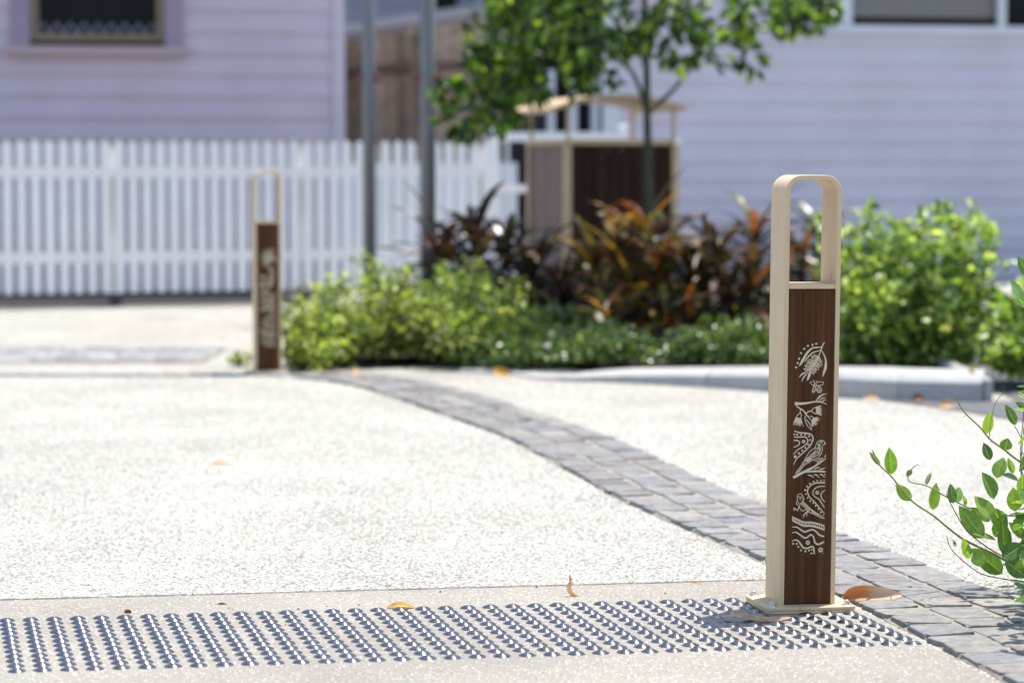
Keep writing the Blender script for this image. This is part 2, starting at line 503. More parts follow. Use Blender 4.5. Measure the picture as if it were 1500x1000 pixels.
# ------------------------------------------------------------------ ground, paving
def sheet(name, poly, z, mat):
    n = len(poly)
    mb = MB().add([(p[0], p[1], z) for p in poly], [tuple(range(n))])
    return struct(mb.build(name, mat))
sheet('ground', [(-400, -200), (400, -200), (400, 600), (-400, 600)], -0.030, M['earth'])
sheet('paving', [(-9, -1), (7, -1), (7, 17.6), (-9, 17.6)], 0.0, M['aggregate'])

# cobbled strip, as a spline in plan
CL = catmull([tuple(lay(*p)) for p in [(1.36, 3.0), (1.22, 3.9), (1.08, 4.75), (.935, 5.48), (.775, 6.15), (.50, 7.2), (.335, 8.02), (.155, 8.9), (-.02, 9.5),
              (-.365, 10.6), (-.61, 11.2), (-.86, 11.52)]], 10)
def along(poly, step):
    """points every `step` metres of a polyline with the left-hand normal"""
    out, acc = [], 0.0
    for a, b in zip(poly[:-1], poly[1:]):
        A, B = Vector(a[:2]), Vector(b[:2])
        L = (B - A).length
        while acc <= L:
            t = (B - A).normalized()
            out.append((A + t * acc, t))
            acc += step
        acc -= L
    return out
def offset(poly, dd):
    o = []
    for i, p in enumerate(poly):
        a, b = Vector(poly[max(i - 1, 0)][:2]), Vector(poly[min(i + 1, len(poly) - 1)][:2])
        t = (b - a).normalized()
        o.append(Vector(p[:2]) + Vector((-t.y, t.x)) * dd)
    return o
HALF = 0.18
def ribbon(name, poly, half, z, mat):
    A, B = offset(poly, half), offset(poly, -half)
    n = len(A)
    mb = MB().add([(p.x, p.y, z) for p in A] + [(p.x, p.y, z) for p in B], [(i, n + i, n + i + 1, i + 1) for i in range(n - 1)])
    return struct(mb.build(name, mat))
def bed(name, poly, half, z, mat):
    L_ = [offset(poly, d_) for d_ in (half + .010, half, -half, -half - .010)]
    n = len(poly)
    vs = []
    for q, z_ in zip(L_, (.0005, z, z, .0005)):
        for p in q:
            vs.append((p.x + random.uniform(-.007, .007), p.y + random.uniform(-.004, .004), z_))
    mb = MB().add(vs, [(r_ * n + i, (r_ + 1) * n + i, (r_ + 1) * n + i + 1, r_ * n + i + 1) for r_ in range(3) for i in range(n - 1)])
    return struct(mb.build(name, mat))
bed('cobble_bed', CL, HALF - 0.014, 0.0082, M['mortar'])
def setts(mb, poly, cols, cw, pitch, gap, zt):
    for c in range(cols):
        line = offset(poly, (cols - 1) * cw / 2 - c * cw)
        pts = along([(p.x, p.y) for p in line], 0.006)
        i = random.randint(0, 8)
        while i < len(pts) - 3:
            n = max(8, int(random.gauss(pitch, pitch * 0.13) / 0.006))
            j = min(i + n - max(1, int(gap / 0.0125)), len(pts) - 1)
            if j - i < 6:
                break
            (p0, t0), (p1, t1) = pts[i], pts[j]
            hw = cw / 2 - gap / 2
            n0, n1 = Vector((-t0.y, t0.x)), Vector((-t1.y, t1.x))
            jit = lambda: Vector((random.uniform(-.006, .006), random.uniform(-.004, .004)))
            q = [p0 - n0 * hw + jit(), p1 - n1 * hw + jit(), p1 + n1 * hw + jit(), p0 + n0 * hw + jit()]
            ce = sum(q, Vector((0, 0))) / 4
            zz = zt + random.uniform(-.002, .002)
            tl = [random.uniform(-.0026, .0026) for _ in range(4)]
            # 8-point outlines with softened corners: foot, shoulder, top
            def ring(f_, z_, tt):
                o_ = []
                for m in range(4):
                    a, b, e = q[m - 1], q[m], q[(m + 1) % 4]
                    for s_, o2 in ((random.uniform(.03, .16), a), (random.uniform(.03, .16), e)):
                        r_ = b + (o2 - b) * s_
                        r_ = ce + (r_ - ce) * f_
                        o_.append((r_.x, r_.y, z_ + tt * tl[m]))
                return o_
            vs = ring(1.0, 0.0, 0) + ring(1.0, zz - .006, 1) + ring(.985, zz - .0012, 1) + ring(.945, zz, 1)
            fs = []
            for L in range(3):
                fs += [(L * 8 + m, L * 8 + (m + 1) % 8, L * 8 + 8 + (m + 1) % 8, L * 8 + 8 + m) for m in range(8)]
            fs.append(tuple(24 + m for m in range(8)))
            mb.add(vs, fs)
            i += n
mb = MB()
setts(mb, CL, 3, 0.120, 0.108, 0.0135, 0.0125)
struct(mb.build('cobble_strip', M['sett']))

# band of smoother concrete along the joint, in front of the bollard
LE = offset(CL, HALF + 0.012)                    # left edge of the strip when walking away from the camera
ja_, jb_ = at(0, 881), at(1110, 852)
jl = lambda x: ja_.y + (x - ja_.x) * (jb_.y - ja_.y) / (jb_.x - ja_.x)
left_edge = [p for p in LE if p.y < jl(p.x)]
LE = offset(CL, HALF - 0.004)
poly = [(-9, 0), (left_edge[0].x, 0)] + [(p.x, p.y) for p in left_edge] + [(left_edge[-1].x - 0.004, jl(left_edge[-1].x)), (-9, jl(-9))]
sheet('concrete_band', poly, 0.004, M['band'])
x1 = left_edge[-1].x
mbj = MB()
xs = [-9 + i * (x1 + 9) / 240 for i in range(241)]
ja = [(x, jl(x) + 0.0045 + random.uniform(-.0015, .0015), 0.0055) for x in xs]
jb = [(x, jl(x) - 0.0045 + random.uniform(-.0015, .0015), 0.0055) for x in xs]
mbj.add(ja + jb, [(i, 241 + i, 242 + i, i + 1) for i in range(240)])
struct(mbj.build('paving_joint', M['joint']))

# grey sett crossing beyond the far bollard and the single row in front of it
cross = [(-9, 12.72), (-1.5, 12.72)]
bed('crossing_bed', cross, 0.52, 0.005, M['mortar'])
mb = MB(); setts(mb, cross, 8, 0.125, 0.13, 0.014, 0.012)
struct(mb.build('sett_crossing', M['pale_sett']))
row = [(-9, 11.45), (-1.35, 11.52), (-.8, 11.5)]
mb = MB(); setts(mb, row, 1, 0.10, 0.11, 0.02, 0.010)
struct(mb.build('sett_row', M['pale_sett']))

# kerb ramping out of the paving, garden bed behind it, asphalt to its right
KB = catmull([tuple(lay(*p)) for p in [(-.25, 11.72), (-.03, 11.6), (.16, 11.28), (.57, 11.1), (1.09, 10.71), (1.38, 10.42), (1.62, 10.29), (1.90, 10.22)]], 6)
KH = lambda x: 0.012 + 0.092 * max(0, min(1, (x - .10) / 1.25))
mb = MB()
kw = 0.36
cuts = [0, 13, 21, 29, 35, len(KB) - 1]
bk = offset(KB, kw)
fr = offset(KB, 0)
for a, b in zip(cuts[:-1], cuts[1:]):
    vs, fs = [], []
    for i in range(a, b + 1):
        p, q = Vector(fr[i]), Vector(bk[i])
        if i == a: p, q = p.lerp(fr[i + 1], .03), q.lerp(bk[i + 1], .03)
        if i == b and b != cuts[-1]: p, q = p.lerp(fr[i - 1], .03), q.lerp(bk[i - 1], .03)
        h = KH(p.x)
        t = (q - p)
        c_ = [(0, -.02), (0.01, h * .75), (0.025 / kw, h * .95), (.06 / kw, h), (.97, h + .004), (1, -.02)]
        for s_, z_ in c_:
            r_ = p + t * s_
            vs.append((r_.x, r_.y, z_))
    m = b - a + 1
    for i in range(m - 1):
        for s_ in range(5):
            fs.append((i * 6 + s_, (i + 1) * 6 + s_, (i + 1) * 6 + s_ + 1, i * 6 + s_ + 1))
    fs.append(tuple(range(6)))
    fs.append(tuple((m - 1) * 6 + s_ for s_ in range(5, -1, -1)))
    mb.add(vs, fs)
# return of the kerb at its right end
e = KB[-1]
mb.box(e[0] + .006, e[0] + .05, e[1] + .02, e[1] + 4.0, -.02, .098, ch=.012)
struct(sharp(mb.build('kerb', M['kerb'], smooth=True)))
bed_edge = [(p.x, p.y + .0) for p in offset(KB, kw - 0.02)]
sheet('garden_bed', [(-1.0, 11.85)] + bed_edge + [(e[0], e[1] + 6.2), (-1.3, e[1] + 6.2)], 0.055, M['soil'])
asp = [(p[0], p[1]) for p in KB if p[0] > 1.4]
sheet('asphalt_road', [(1.52, 10.28)] + [(at(1380, 598).x, at(1380, 598).y), (at(1500, 618).x, at(1500, 618).y), (7, 8.0), (7, 14.5), (2.06, 14.5), (2.06, 10.24), (1.9, 10.26)], 0.004, M['asphalt'])
sheet('verge', [(1.24, 4.9), (1.5, 4.55), (2.6, 4.6), (2.7, 6.3), (1.5, 6.25), (1.22, 6.0), (1.20, 5.4)], 0.005, M['soil'])
sheet('fence_shade_soil', [(-9, 15.2), (-3.4, 16.98), (-1.25, 17.75), (-1.25, 19.6), (-4, 30), (-9, 30)], 0.006, M['shade_soil'])  # dark gap below the pickets: shade painted into the soil colour
sheet('bounce_ground', [(-1.24, 17.2), (6, 18.1), (6, 30), (-3.9, 30), (-1.24, 19.6)], 0.004, M['kerb'])  # pale ground added to bounce light onto the palings and picket gaps

# ------------------------------------------------------------------ bollards
BW, BD, BH = 0.124, 0.107, 0.921       # body width, depth, height above the plate
PT = 0.014
PWID, PDEP = 0.199, 0.176
panel_w = BW - 0.020
def rrect(hx, hy, r, n=5):
    o = []
    for cx, cy, a0 in ((hx - r, hy - r, 0), (-hx + r, hy - r, 90), (-hx + r, -hy + r, 180), (hx - r, -hy + r, 270)):
        for k_ in range(n + 1):
            a = R(a0 + 90 * k_ / n)
            o.append((cx + r * math.cos(a), cy + r * math.sin(a)))
    return o

def art_xy(sx, sy):
    xl = 1157.3 + (sy - 430) * (1150.3 - 1157.3) / 450
    xr = 1225.0 + (sy - 430) * (1217.3 - 1225.0) / 450
    u = (sx - xl) / (xr - xl)
    return ((u - .5) * panel_w, 0.693 + (sy - 420) / (882 - 420) * (PT + .002 - 0.693))
REG = {1: 490, 2: 565, 3: 620, 4: 690, 5: 740}
def A(rg, x, y):
    return art_xy(1150 + x / 12.5, REG[rg] + y / 12.5)
PXM = panel_w / 67.5 / 12.5            # metres per close-up pixel
ART_Y = [0]
def art_layer():
    ART_Y[0] += 1
    return -0.0004 - 0.00003 * (ART_Y[0] % 9)
class Art(MB):
    def stroke(self, rg, pts, wd=None, n=5):
        """brush stroke through close-up pixels; (x, y[, width])"""
        P = [(p[0], p[1], p[2] if len(p) > 2 else wd) for p in pts]
        if len(P) > 2:
            P = catmull(P, n)
        Q = [(Vector(A(rg, p[0], p[1])), p[2] * PXM / 2) for p in P]
        y = art_layer()
        vs, m = [], len(Q)
        for i, (p, h) in enumerate(Q):
            t = (Q[min(i + 1, m - 1)][0] - Q[max(i - 1, 0)][0])
            if t.length < 1e-9: t = Vector((1, 0))
            t.normalize()
            nn = Vector((-t.y, t.x)) * h
            vs += [(p.x + nn.x, y, p.y + nn.y), (p.x - nn.x, y, p.y - nn.y)]
        return self.add(vs, [(2 * i, 2 * i + 1, 2 * i + 3, 2 * i + 2) for i in range(m - 1)])
    def dot(self, rg, x, y_, r):
        p = A(rg, x, y_); y = art_layer()
        vs = [(p[0] + r * PXM * math.cos(k_ * math.pi / 5), y, p[1] + r * PXM * math.sin(k_ * math.pi / 5)) for k_ in range(10)]
        return self.add(vs, [tuple(range(10))])
    def ring(self, rg, x, y_, r0, r1):
        p = A(rg, x, y_); y = art_layer()
        vs = [(p[0] + r * PXM * math.cos(k_ * math.pi / 8), y, p[1] + r * PXM * math.sin(k_ * math.pi / 8)) for r in (r0, r1) for k_ in range(16)]
        return self.add(vs, [(k_, (k_ + 1) % 16, 16 + (k_ + 1) % 16, 16 + k_) for k_ in range(16)])

def make_art(panel):
    rnd = random.Random(3)
    # bottlebrush flower with long leaves and a dotted arc
    a = Art()
    a.stroke(1, [(735, 100, 16), (690, 190, 22), (660, 280, 18), (600, 430, 16), (470, 610, 14)])
    a.stroke(1, [(690, 182, 8), (600, 196, 22), (520, 205, 26), (430, 285, 34), (360, 400, 46), (310, 490, 34), (275, 538, 6)])
    a.stroke(1, [(670, 245, 8), (590, 265, 18), (510, 300, 22), (430, 380, 22), (372, 465, 6)])
    a.stroke(1, [(680, 245, 8), (725, 320, 20), (760, 430, 30), (755, 560, 48), (725, 660, 36), (705, 730, 6)])
    a.stroke(1, [(455, 610, 14), (380, 650, 22), (320, 690, 26), (278, 742, 5)])
    a.stroke(1, [(440, 650, 8), (390, 700, 24), (350, 755, 22), (325, 822, 5)])
    a.stroke(1, [(475, 620, 20), (465, 690, 46), (440, 760, 34), (418, 802, 5)])
    for x, y in ((588, 126), (520, 146), (438, 165), (370, 218), (312, 296), (278, 396), (252, 476), (224, 556)):
        a.dot(1, x, y, 19)
    for i in range(30):
        t = i / 29
        bx, by = 640 - 175 * t, 355 + 250 * t
        for s in (-1, 1):
            an = math.atan2(250, -175) + s * R(70 + rnd.uniform(-16, 16)) 
            L = (95 + 35 * math.sin(t * 3.0)) * rnd.uniform(.75, 1.1)
            ex, ey = bx + L * math.cos(an), by + L * math.sin(an)
            a.stroke(1, [(bx, by, 9), (ex, ey, 6)])
            a.dot(1, ex + rnd.uniform(-6, 6), ey + rnd.uniform(-6, 6), 8)
    a.build('bottlebrush_motif', M['art'], panel, local=True)
    # bee
    a = Art()
    a.stroke(1, [(470, 830, 8), (520, 880, 10), (560, 870, 10), (545, 820, 8), (470, 830, 8)])
    a.stroke(1, [(620, 830, 10), (700, 825, 10), (720, 855, 10), (680, 885, 10), (600, 890, 10)])
    a.stroke(1, [(540, 780, 6), (548, 830, 10)]); a.stroke(1, [(590, 790, 6), (585, 850, 10)]); a.stroke(1, [(625, 800, 6), (600, 850, 8)])
    a.ring(1, 565, 885, 22, 34)
    a.stroke(1, [(560, 900, 14), (640, 895, 12), (680, 960, 14), (670, 1010, 14), (630, 1018, 12), (590, 970, 14), (560, 900, 12)])
    for k_ in range(3):
        a.stroke(1, [(585 + 25 * k_, 965 + 22 * k_, 13), (640 + 14 * k_, 905 + 28 * k_, 13)])
    a.stroke(1, [(545, 910, 12), (520, 970, 12), (520, 1010, 12), (550, 1010, 12), (580, 960, 12)])
    a.stroke(1, [(540, 950, 12), (555, 975, 12)]); a.dot(1, 535, 1000, 14)
    a.build('bee_motif', M['art'], panel, local=True)
    # gum blossom branch
    a = Art()
    a.stroke(2, [(200, 275, 52), (300, 282, 44), (420, 272, 34), (560, 250, 24), (680, 255, 22), (780, 300, 8)])
    a.stroke(2, [(585, 238, 14), (630, 175, 28), (690, 130, 24), (782, 100, 5)])
    a.stroke(2, [(640, 235, 8), (690, 190, 20), (765, 170, 5)])
    a.stroke(2, [(690, 245, 8), (720, 222, 18), (770, 216, 5)])
    a.stroke(2, [(210, 295, 16), (270, 355, 22), (350, 405, 22), (400, 470, 24), (440, 525, 16), (505, 590, 8)])
    a.stroke(2, [(300, 385, 14), (297, 440, 14), (245, 500, 14), (230, 530, 12)]); a.stroke(2, [(297, 440, 14), (320, 490, 14), (305, 550, 12)])
    a.stroke(2, [(400, 480, 16), (440, 430, 20), (500, 415, 18), (525, 380, 14), (580, 345, 12)])
    a.stroke(2, [(500, 420, 14), (560, 462, 14), (610, 470, 10)])
    a.stroke(2, [(440, 525, 14), (490, 515, 12), (540, 540, 12)])
    a.stroke(2, [(388, 500, 14), (385, 570, 14), (410, 650, 14), (450, 715, 12), (510, 770, 8)])
    a.stroke(2, [(410, 575, 14), (460, 640, 14), (490, 700, 14), (510, 770, 8)])
    for (x0, y0), (x1, y1), an0, spread, L in (((225, 530), (310, 550), 95, 26, 150), ((575, 350), (590, 460), 5, 28, 105), ((530, 545), (505, 600), 42, 40, 115)):
        for i in range(26):
            t = i / 25
            bx, by = x0 + (x1 - x0) * t, y0 + (y1 - y0) * t
            an = R(an0 + (t - .5) * spread * (-1.6 if an0 > 90 else (1.6 if an0 < 20 else 2.0) * (1 if an0 < 20 else 1)))
            if an0 == 42:
                an = R(an0 + (t - .5) * 90)
            ll = L * rnd.uniform(.55, 1.0)
            ex, ey = bx + ll * math.cos(an), by + ll * math.sin(an)
            a.stroke(2, [(bx, by, 13), (bx + .6 * (ex - bx), by + .6 * (ey - by), 9), (ex, ey, 3)], n=2)
            a.dot(2, ex + rnd.uniform(-10, 10), ey + rnd.uniform(-8, 8), 6.5)
            if i % 2: a.dot(2, ex + 12 * math.cos(an), ey + 14 * math.sin(an), 5.5)
    a.build('gum_blossom_motif', M['art'], panel, local=True)
    # curved lines and dots, upper left
    a = Art()
    a.stroke(3, [(188, 92, 14), (280, 122, 22), (400, 135, 24), (490, 160, 24), (530, 225, 24), (505, 320, 24), (430, 420, 22), (320, 520, 20), (230, 610, 18), (178, 712, 8)])
    a.stroke(3, [(188, 205, 18), (300, 206, 20), (390, 208, 20), (432, 255, 20), (420, 320, 20), (350, 380, 18), (240, 450, 18), (178, 525, 12)])
    a.stroke(3, [(182, 268, 16), (245, 268, 20), (285, 300, 20), (270, 350, 20), (182, 394, 14)])
    a.ring(3, 360, 288, 10, 30)
    for x, y, r in ((192, 155, 17), (245, 160, 18), (315, 165, 18), (386, 166, 17), (455, 192, 18), (478, 262, 17), (445, 346, 18), (388, 405, 17), (336, 452, 17), (275, 503, 20), (210, 565, 27)):
        a.dot(3, x, y, r)
    a.build('river_line_motif', M['art'], panel, local=True)
    # parrot on a branch
    a = Art()
    out = [(752, 345), (745, 310), (715, 280), (670, 268), (620, 290), (590, 335), (565, 400), (480, 470), (420, 545), (370, 640), (310, 740), (240, 830), (215, 870),
           (250, 868), (310, 800), (380, 715), (450, 680), (530, 620), (620, 590), (670, 520), (700, 440), (695, 385), (715, 350), (752, 345)]
    a.stroke(3, [(x, y, 12) for x, y in out], n=4)
    a.stroke(3, [(735, 310, 16), (745, 345, 8)])
    a.stroke(3, [(555, 420, 14), (610, 415, 14), (645, 460, 14), (610, 540, 14), (530, 580, 13), (440, 620, 12), (385, 650, 10)], n=4)
    a.dot(3, 675, 300, 12); a.ring(3, 675, 300, 18, 26)
    for i in range(13):
        t = i / 12
        a.stroke(3, [(600 - 190 * t, 430 + 170 * t, 7), (625 - 170 * t, 500 + 110 * t, 7)])
    for i in range(9):
        t = i / 8
        a.stroke(3, [(575 - 150 * t, 440 + 140 * t, 7), (560 - 150 * t, 570 + 60 * t, 7)])
    for i in range(10):
        t = i / 9
        a.stroke(3, [(610 + 20 * t, 320 + 40 * (i % 3), 8), (640 + 30 * t, 345 + 32 * (i % 4), 8)])
        a.dot(3, 660 + rnd.uniform(-25, 25), 400 + 15 * i, 7)
    for k_ in range(3):
        a.stroke(3, [(232 + 14 * k_, 850, 6), (370 + 18 * k_, 668, 6)])
    for i in range(10):
        t = i / 9
        a.stroke(3, [(375 + 50 * t, 640 - 60 * t, 7), (440 + 70 * t, 670 - 50 * t, 7)])
    a.stroke(3, [(530, 630, 10), (590, 645, 12), (640, 610, 12), (720, 600, 12)]); a.stroke(3, [(620, 640, 14), (605, 690, 10)])
    a.stroke(3, [(650, 600, 14), (660, 640, 14), (625, 670, 8)]); a.stroke(3, [(700, 600, 12), (680, 640, 10)])
    a.build('parrot_motif', M['art'], panel, local=True)
    a = Art()
    a.stroke(3, [(172, 950, 44), (300, 880, 46), (420, 820, 44), (540, 760, 34), (640, 690, 30), (762, 610, 14)])
    a.stroke(3, [(400, 850, 26), (520, 838, 34), (640, 840, 30), (755, 850, 26)])
    a.stroke(3, [(740, 590, 14), (755, 560, 18), (755, 530, 4)])
    a.stroke(3, [(545, 810, 8), (600, 775, 22), (660, 766, 5)]); a.stroke(3, [(630, 808, 6), (690, 800, 24), (752, 778, 5)])
    for x in (430, 540, 645):
        a.stroke(3, [(x, 900, 8), (x + 50, 905, 22), (x + 105, 960, 4)] if x > 430 else [(430, 905, 8), (490, 915, 22), (550, 960, 4)])
    a.stroke(3, [(735, 895, 16), (752, 912, 14)])
    a.build('branch_motif', M['art'], panel, local=True)
    # curved lines right, with dots
    a = Art()
    a.stroke(4, [(750, 178, 22), (620, 176, 22), (530, 195, 20), (460, 250, 20), (430, 330, 20), (465, 430, 20), (560, 530, 20), (640, 630, 18), (740, 750, 12)])
    a.stroke(4, [(750, 243, 14), (640, 245, 18), (560, 285, 18), (525, 360, 18), (560, 430, 18), (640, 480, 18), (690, 560, 18), (740, 640, 12)])
    a.stroke(4, [(750, 315, 12), (700, 345, 18), (672, 400, 18), (695, 475, 18), (742, 528, 14)])
    a.ring(4, 605, 355, 11, 33)
    for x, y, r in ((730, 137, 13), (672, 137, 15), (606, 140, 15), (540, 156, 17), (475, 190, 17), (422, 240, 16), (390, 308, 20), (400, 380, 15), (434, 448, 15), (480, 508, 17), (534, 546, 16), (580, 598, 17), (630, 660, 17), (672, 722, 17), (718, 770, 13)):
        a.dot(4, x, y, r)
    a.build('hill_line_motif', M['art'], panel, local=True)
    # water dragon
    a = Art()
    a.stroke(4, [(250, 400, 12), (270, 378, 12), (320, 380, 12), (345, 415, 14), (365, 470, 14), (350, 510, 14), (420, 590, 14), (520, 680, 14), (620, 750, 14), (735, 835, 10)])
    a.stroke(4, [(250, 400, 12), (245, 450, 12), (255, 520, 12), (290, 560, 10), (340, 510, 10), (345, 460, 8)])
    a.stroke(4, [(255, 410, 9), (285, 440, 10), (300, 490, 8)]); a.ring(4, 312, 440, 8, 17); a.stroke(4, [(235, 500, 8), (230, 560, 12), (262, 575, 12)])
    a.stroke(4, [(285, 580, 14), (290, 640, 12), (350, 690, 14), (400, 660, 12), (450, 710, 12), (560, 760, 10), (650, 810, 10), (735, 838, 10)])
    for i in range(13):
        t = i / 12
        a.stroke(4, [(335 + 150 * t, 520 + 140 * t, 12), (295 + 165 * t, 560 + 150 * t, 9)])
    for i in range(12):
        t = i / 11
        a.stroke(4, [(500 + 200 * t, 670 + 140 * t, 13 - 5 * t), (520 + 190 * t, 735 + 85 * t, 9)])
    a.stroke(4, [(275, 590, 14), (265, 640, 14), (240, 670, 14), (200, 640, 16), (170, 630, 10)]); a.stroke(4, [(215, 650, 12), (170, 665, 8)]); a.stroke(4, [(235, 670, 12), (265, 690, 8)]); a.stroke(4, [(210, 640, 12), (185, 690, 6)])
    a.stroke(4, [(430, 700, 26), (395, 730, 22), (370, 760, 14), (340, 775, 8)]); a.stroke(4, [(390, 740, 14), (345, 830, 6)]); a.stroke(4, [(425, 720, 14), (415, 800, 6)])
    a.build('lizard_motif', M['art'], panel, local=True)
    # waves, ladder band, dots and rings
    a = Art()
    top = catmull([(155, 155), (250, 205), (360, 255), (480, 262), (600, 285), (738, 335)], 6)
    bot = catmull([(155, 250), (250, 300), (360, 355), (480, 358), (600, 385), (738, 438)], 6)
    for f0, f1 in ((0, .30), (.68, 1)):
        y = art_layer(); vs = []
        for p, q in zip(top, bot):
            for f_ in (f0, f1):
                c_ = A(5, p[0] + (q[0] - p[0]) * f_, p[1] + (q[1] - p[1]) * f_)
                vs.append((c_[0], y, c_[1]))
        a.add(vs, [(2 * i, 2 * i + 1, 2 * i + 3, 2 * i + 2) for i in range(len(top) - 1)])
    for i in range(23):
        t = i / 22 * (len(top) - 1)
        j = min(int(t), len(top) - 2); f_ = t - j
        p = [top[j][c] + (top[j + 1][c] - top[j][c]) * f_ for c in (0, 1)]
        q = [bot[j][c] + (bot[j + 1][c] - bot[j][c]) * f_ for c in (0, 1)]
        a.stroke(5, [(p[0], p[1] + .28 * (q[1] - p[1]), 12), (q[0], p[1] + .70 * (q[1] - p[1]), 12)])
    a.stroke(5, [(152, 356, 14), (240, 362, 20), (310, 410, 26), (380, 450, 28), (450, 428, 28), (520, 412, 28), (590, 452, 28), (640, 510, 28), (728, 545, 30)])
    a.stroke(5, [(152, 465, 14), (215, 452, 20), (290, 500, 26), (380, 562, 28), (440, 540, 28), (490, 505, 26), (540, 550, 28), (560, 640, 30), (610, 684, 30), (670, 670, 30), (728, 640, 28)])
    a.stroke(5, [(150, 618, 12), (200, 596, 20), (260, 615, 26), (310, 680, 28), (360, 745, 28), (440, 752, 28), (500, 722, 28), (540, 745, 28), (552, 862, 26)])
    a.ring(5, 437, 650, 14, 39); a.ring(5, 666, 790, 16, 43)
    for x, y, r in ((172, 664, 18), (234, 668, 18), (265, 724, 18), (312, 788, 17), (392, 810, 18), (456, 796, 16), (504, 782, 17), (500, 850, 16)):
        a.dot(5, x, y, r)
    a.stroke(5, [(695, 858, 7), (722, 852, 7)])
    a.build('wave_motif', M['art'], panel, local=True)

def make_bollard(loc, yaw, tilt):
    root = empty('bollard', loc, '', 'bollard', 'slim timber-look bollards with looped tops', rot=(0, tilt, yaw))
    # base plate: two thin plates with rounded corners
    mb = MB()
    for z0, z1, hx in ((0.0, .0066, PWID / 2 - .0012), (.0074, PT, PWID / 2)):
        hy = hx - PWID / 2 + PDEP / 2
        c = .0009
        for ins, (za, zb) in ((0, (z0 + c, z1 - c)),):
            o_, i_ = rrect(hx, hy, .014), rrect(hx - c, hy - c, .013)
            n = len(o_)
            vs = [(p[0], p[1], z0) for p in i_] + [(p[0], p[1], za) for p in o_] + [(p[0], p[1], zb) for p in o_] + [(p[0], p[1], z1) for p in i_]
            fs = [tuple(range(n - 1, -1, -1)), tuple(3 * n + q for q in range(n))]
            for L in range(3):
                fs += [(L * n + q, L * n + (q + 1) % n, (L + 1) * n + (q + 1) % n, (L + 1) * n + q) for q in range(n)]
            mb.add(vs, fs)
    mb.box(-PWID / 2 + .003, PWID / 2 - .003, -PDEP / 2 + .003, PDEP / 2 - .003, .0060, .0078)
    mb.build('base_plate', M['beige'], root, local=True)
    # arched flat-bar frame
    T, RO = 0.010, 0.036
    prof_o, prof_i = [], []
    hx, zt = BW / 2, PT + BH - 0.0
    prof_o.append((-hx, PT)); prof_i.append((-hx + T, PT))
    for cx, a0 in ((-hx + RO, 180), (hx - RO, 90)):
        for k_ in range(11):
            a = R(a0 - 9 * k_)
            prof_o.append((cx + RO * math.cos(a), zt - RO + RO * math.sin(a)))
            prof_i.append((cx + (RO - T) * math.cos(a), zt - RO + (RO - T) * math.sin(a)))
    prof_o.append((hx, PT)); prof_i.append((hx - T, PT))
    n = len(prof_o)
    mb = MB(); c = .0008
    def mid(i, f_):
        return (prof_o[i][0] + (prof_i[i][0] - prof_o[i][0]) * f_, prof_o[i][1] + (prof_i[i][1] - prof_o[i][1]) * f_)
    vs = []
    for i in range(n):
        o0, o1 = mid(i, 0), mid(i, c / T)
        q0, q1 = mid(i, 1), mid(i, 1 - c / T)
        y0, y1 = -BD / 2, BD / 2
        vs += [(o1[0], y0, o1[1]), (q1[0], y0, q1[1]), (q0[0], y0 + c, q0[1]), (q0[0], y1 - c, q0[1]),
               (q1[0], y1, q1[1]), (o1[0], y1, o1[1]), (o0[0], y1 - c, o0[1]), (o0[0], y0 + c, o0[1])]
    fs = [(i * 8 + q, i * 8 + (q + 1) % 8, (i + 1) * 8 + (q + 1) % 8, (i + 1) * 8 + q) for i in range(n - 1) for q in range(8)]
    fs += [tuple(range(8)), tuple((n - 1) * 8 + q for q in range(7, -1, -1))]
    mb.add(vs, fs)
    sharp(mb.build('frame', M['beige'], root, smooth=True, local=True), 30)
    mb = MB().cbox(-hx + T + .0002, hx - T - .0002, -BD / 2 + .0002, BD / 2 - .0002, .693, .703, .0008)
    mb.build('crossbar', M['beige'], root, local=True)
    mb = MB().box(-hx + T + .0002, hx - T - .0002, -BD / 2 + .006, BD / 2 - .006, PT, .6925)
    mb.build('core', M['gap'], root, local=True)
    pw = panel_w / 2 - .0012
    for s in (-1, 1):
        # origin on the panel's outer face
        mb = MB()
        if s < 0:
            mb.cbox(-pw, pw, 0, .006, PT + .0015, .6915, .0006)
        else:
            mb.cbox(-pw, pw, -.006, 0, PT + .0015, .6915, .0006)
        p = mb.build('panel', M['panel'], root, local=True)
        p.location = (0, s * (BD / 2 - .0022), 0)
        if s < 0:
            p['label'] = 'front panel printed with cream plant and animal drawings'
            make_art(p)
    for sx in (-1, 1):
        for sy in (-1, 1):
            mb = MB()
            cx, cy = sx * (PWID / 2 - .017), sy * (PDEP / 2 - .017)
            mb.lathe([(.0120, 0), (.0120, .0012), (.0115, .0016)], 18)
            hexp = [(.0080 * math.cos(R(60 * q + 12 * sx)), .0080 * math.sin(R(60 * q + 12 * sx))) for q in range(6)]
            mb.prism(hexp, .0016, .0082)
            mb.lathe([(.0044, .008), (.0044, .0108), (.0036, .0114)], 12)
            b = mb.build('bolt', M['bolt'], root, local=True)
            b.location = (cx, cy, PT)
    return root
def copy_tree(o, parent=None):
    c = o.copy()
    COL.objects.link(c)
    c.parent = parent
    for ch in list(o.children):
        copy_tree(ch, c)
    return c
BOL = Vector((*lay(.6235, 5.475), 0.004))
boll = make_bollard(BOL, R(11), R(0.5))
boll['label'] = 'nearer bollard, in focus, beige loop over brown panel with cream bird and lizard drawings'
b2 = copy_tree(boll)
p2 = at(390, 547)
b2.location = (p2.x, p2.y + .05, 0.0)
b2.rotation_euler = (0, R(0.1), R(11))
b2['label'] = 'smaller, farther, blurred bollard standing before the white picket fence'

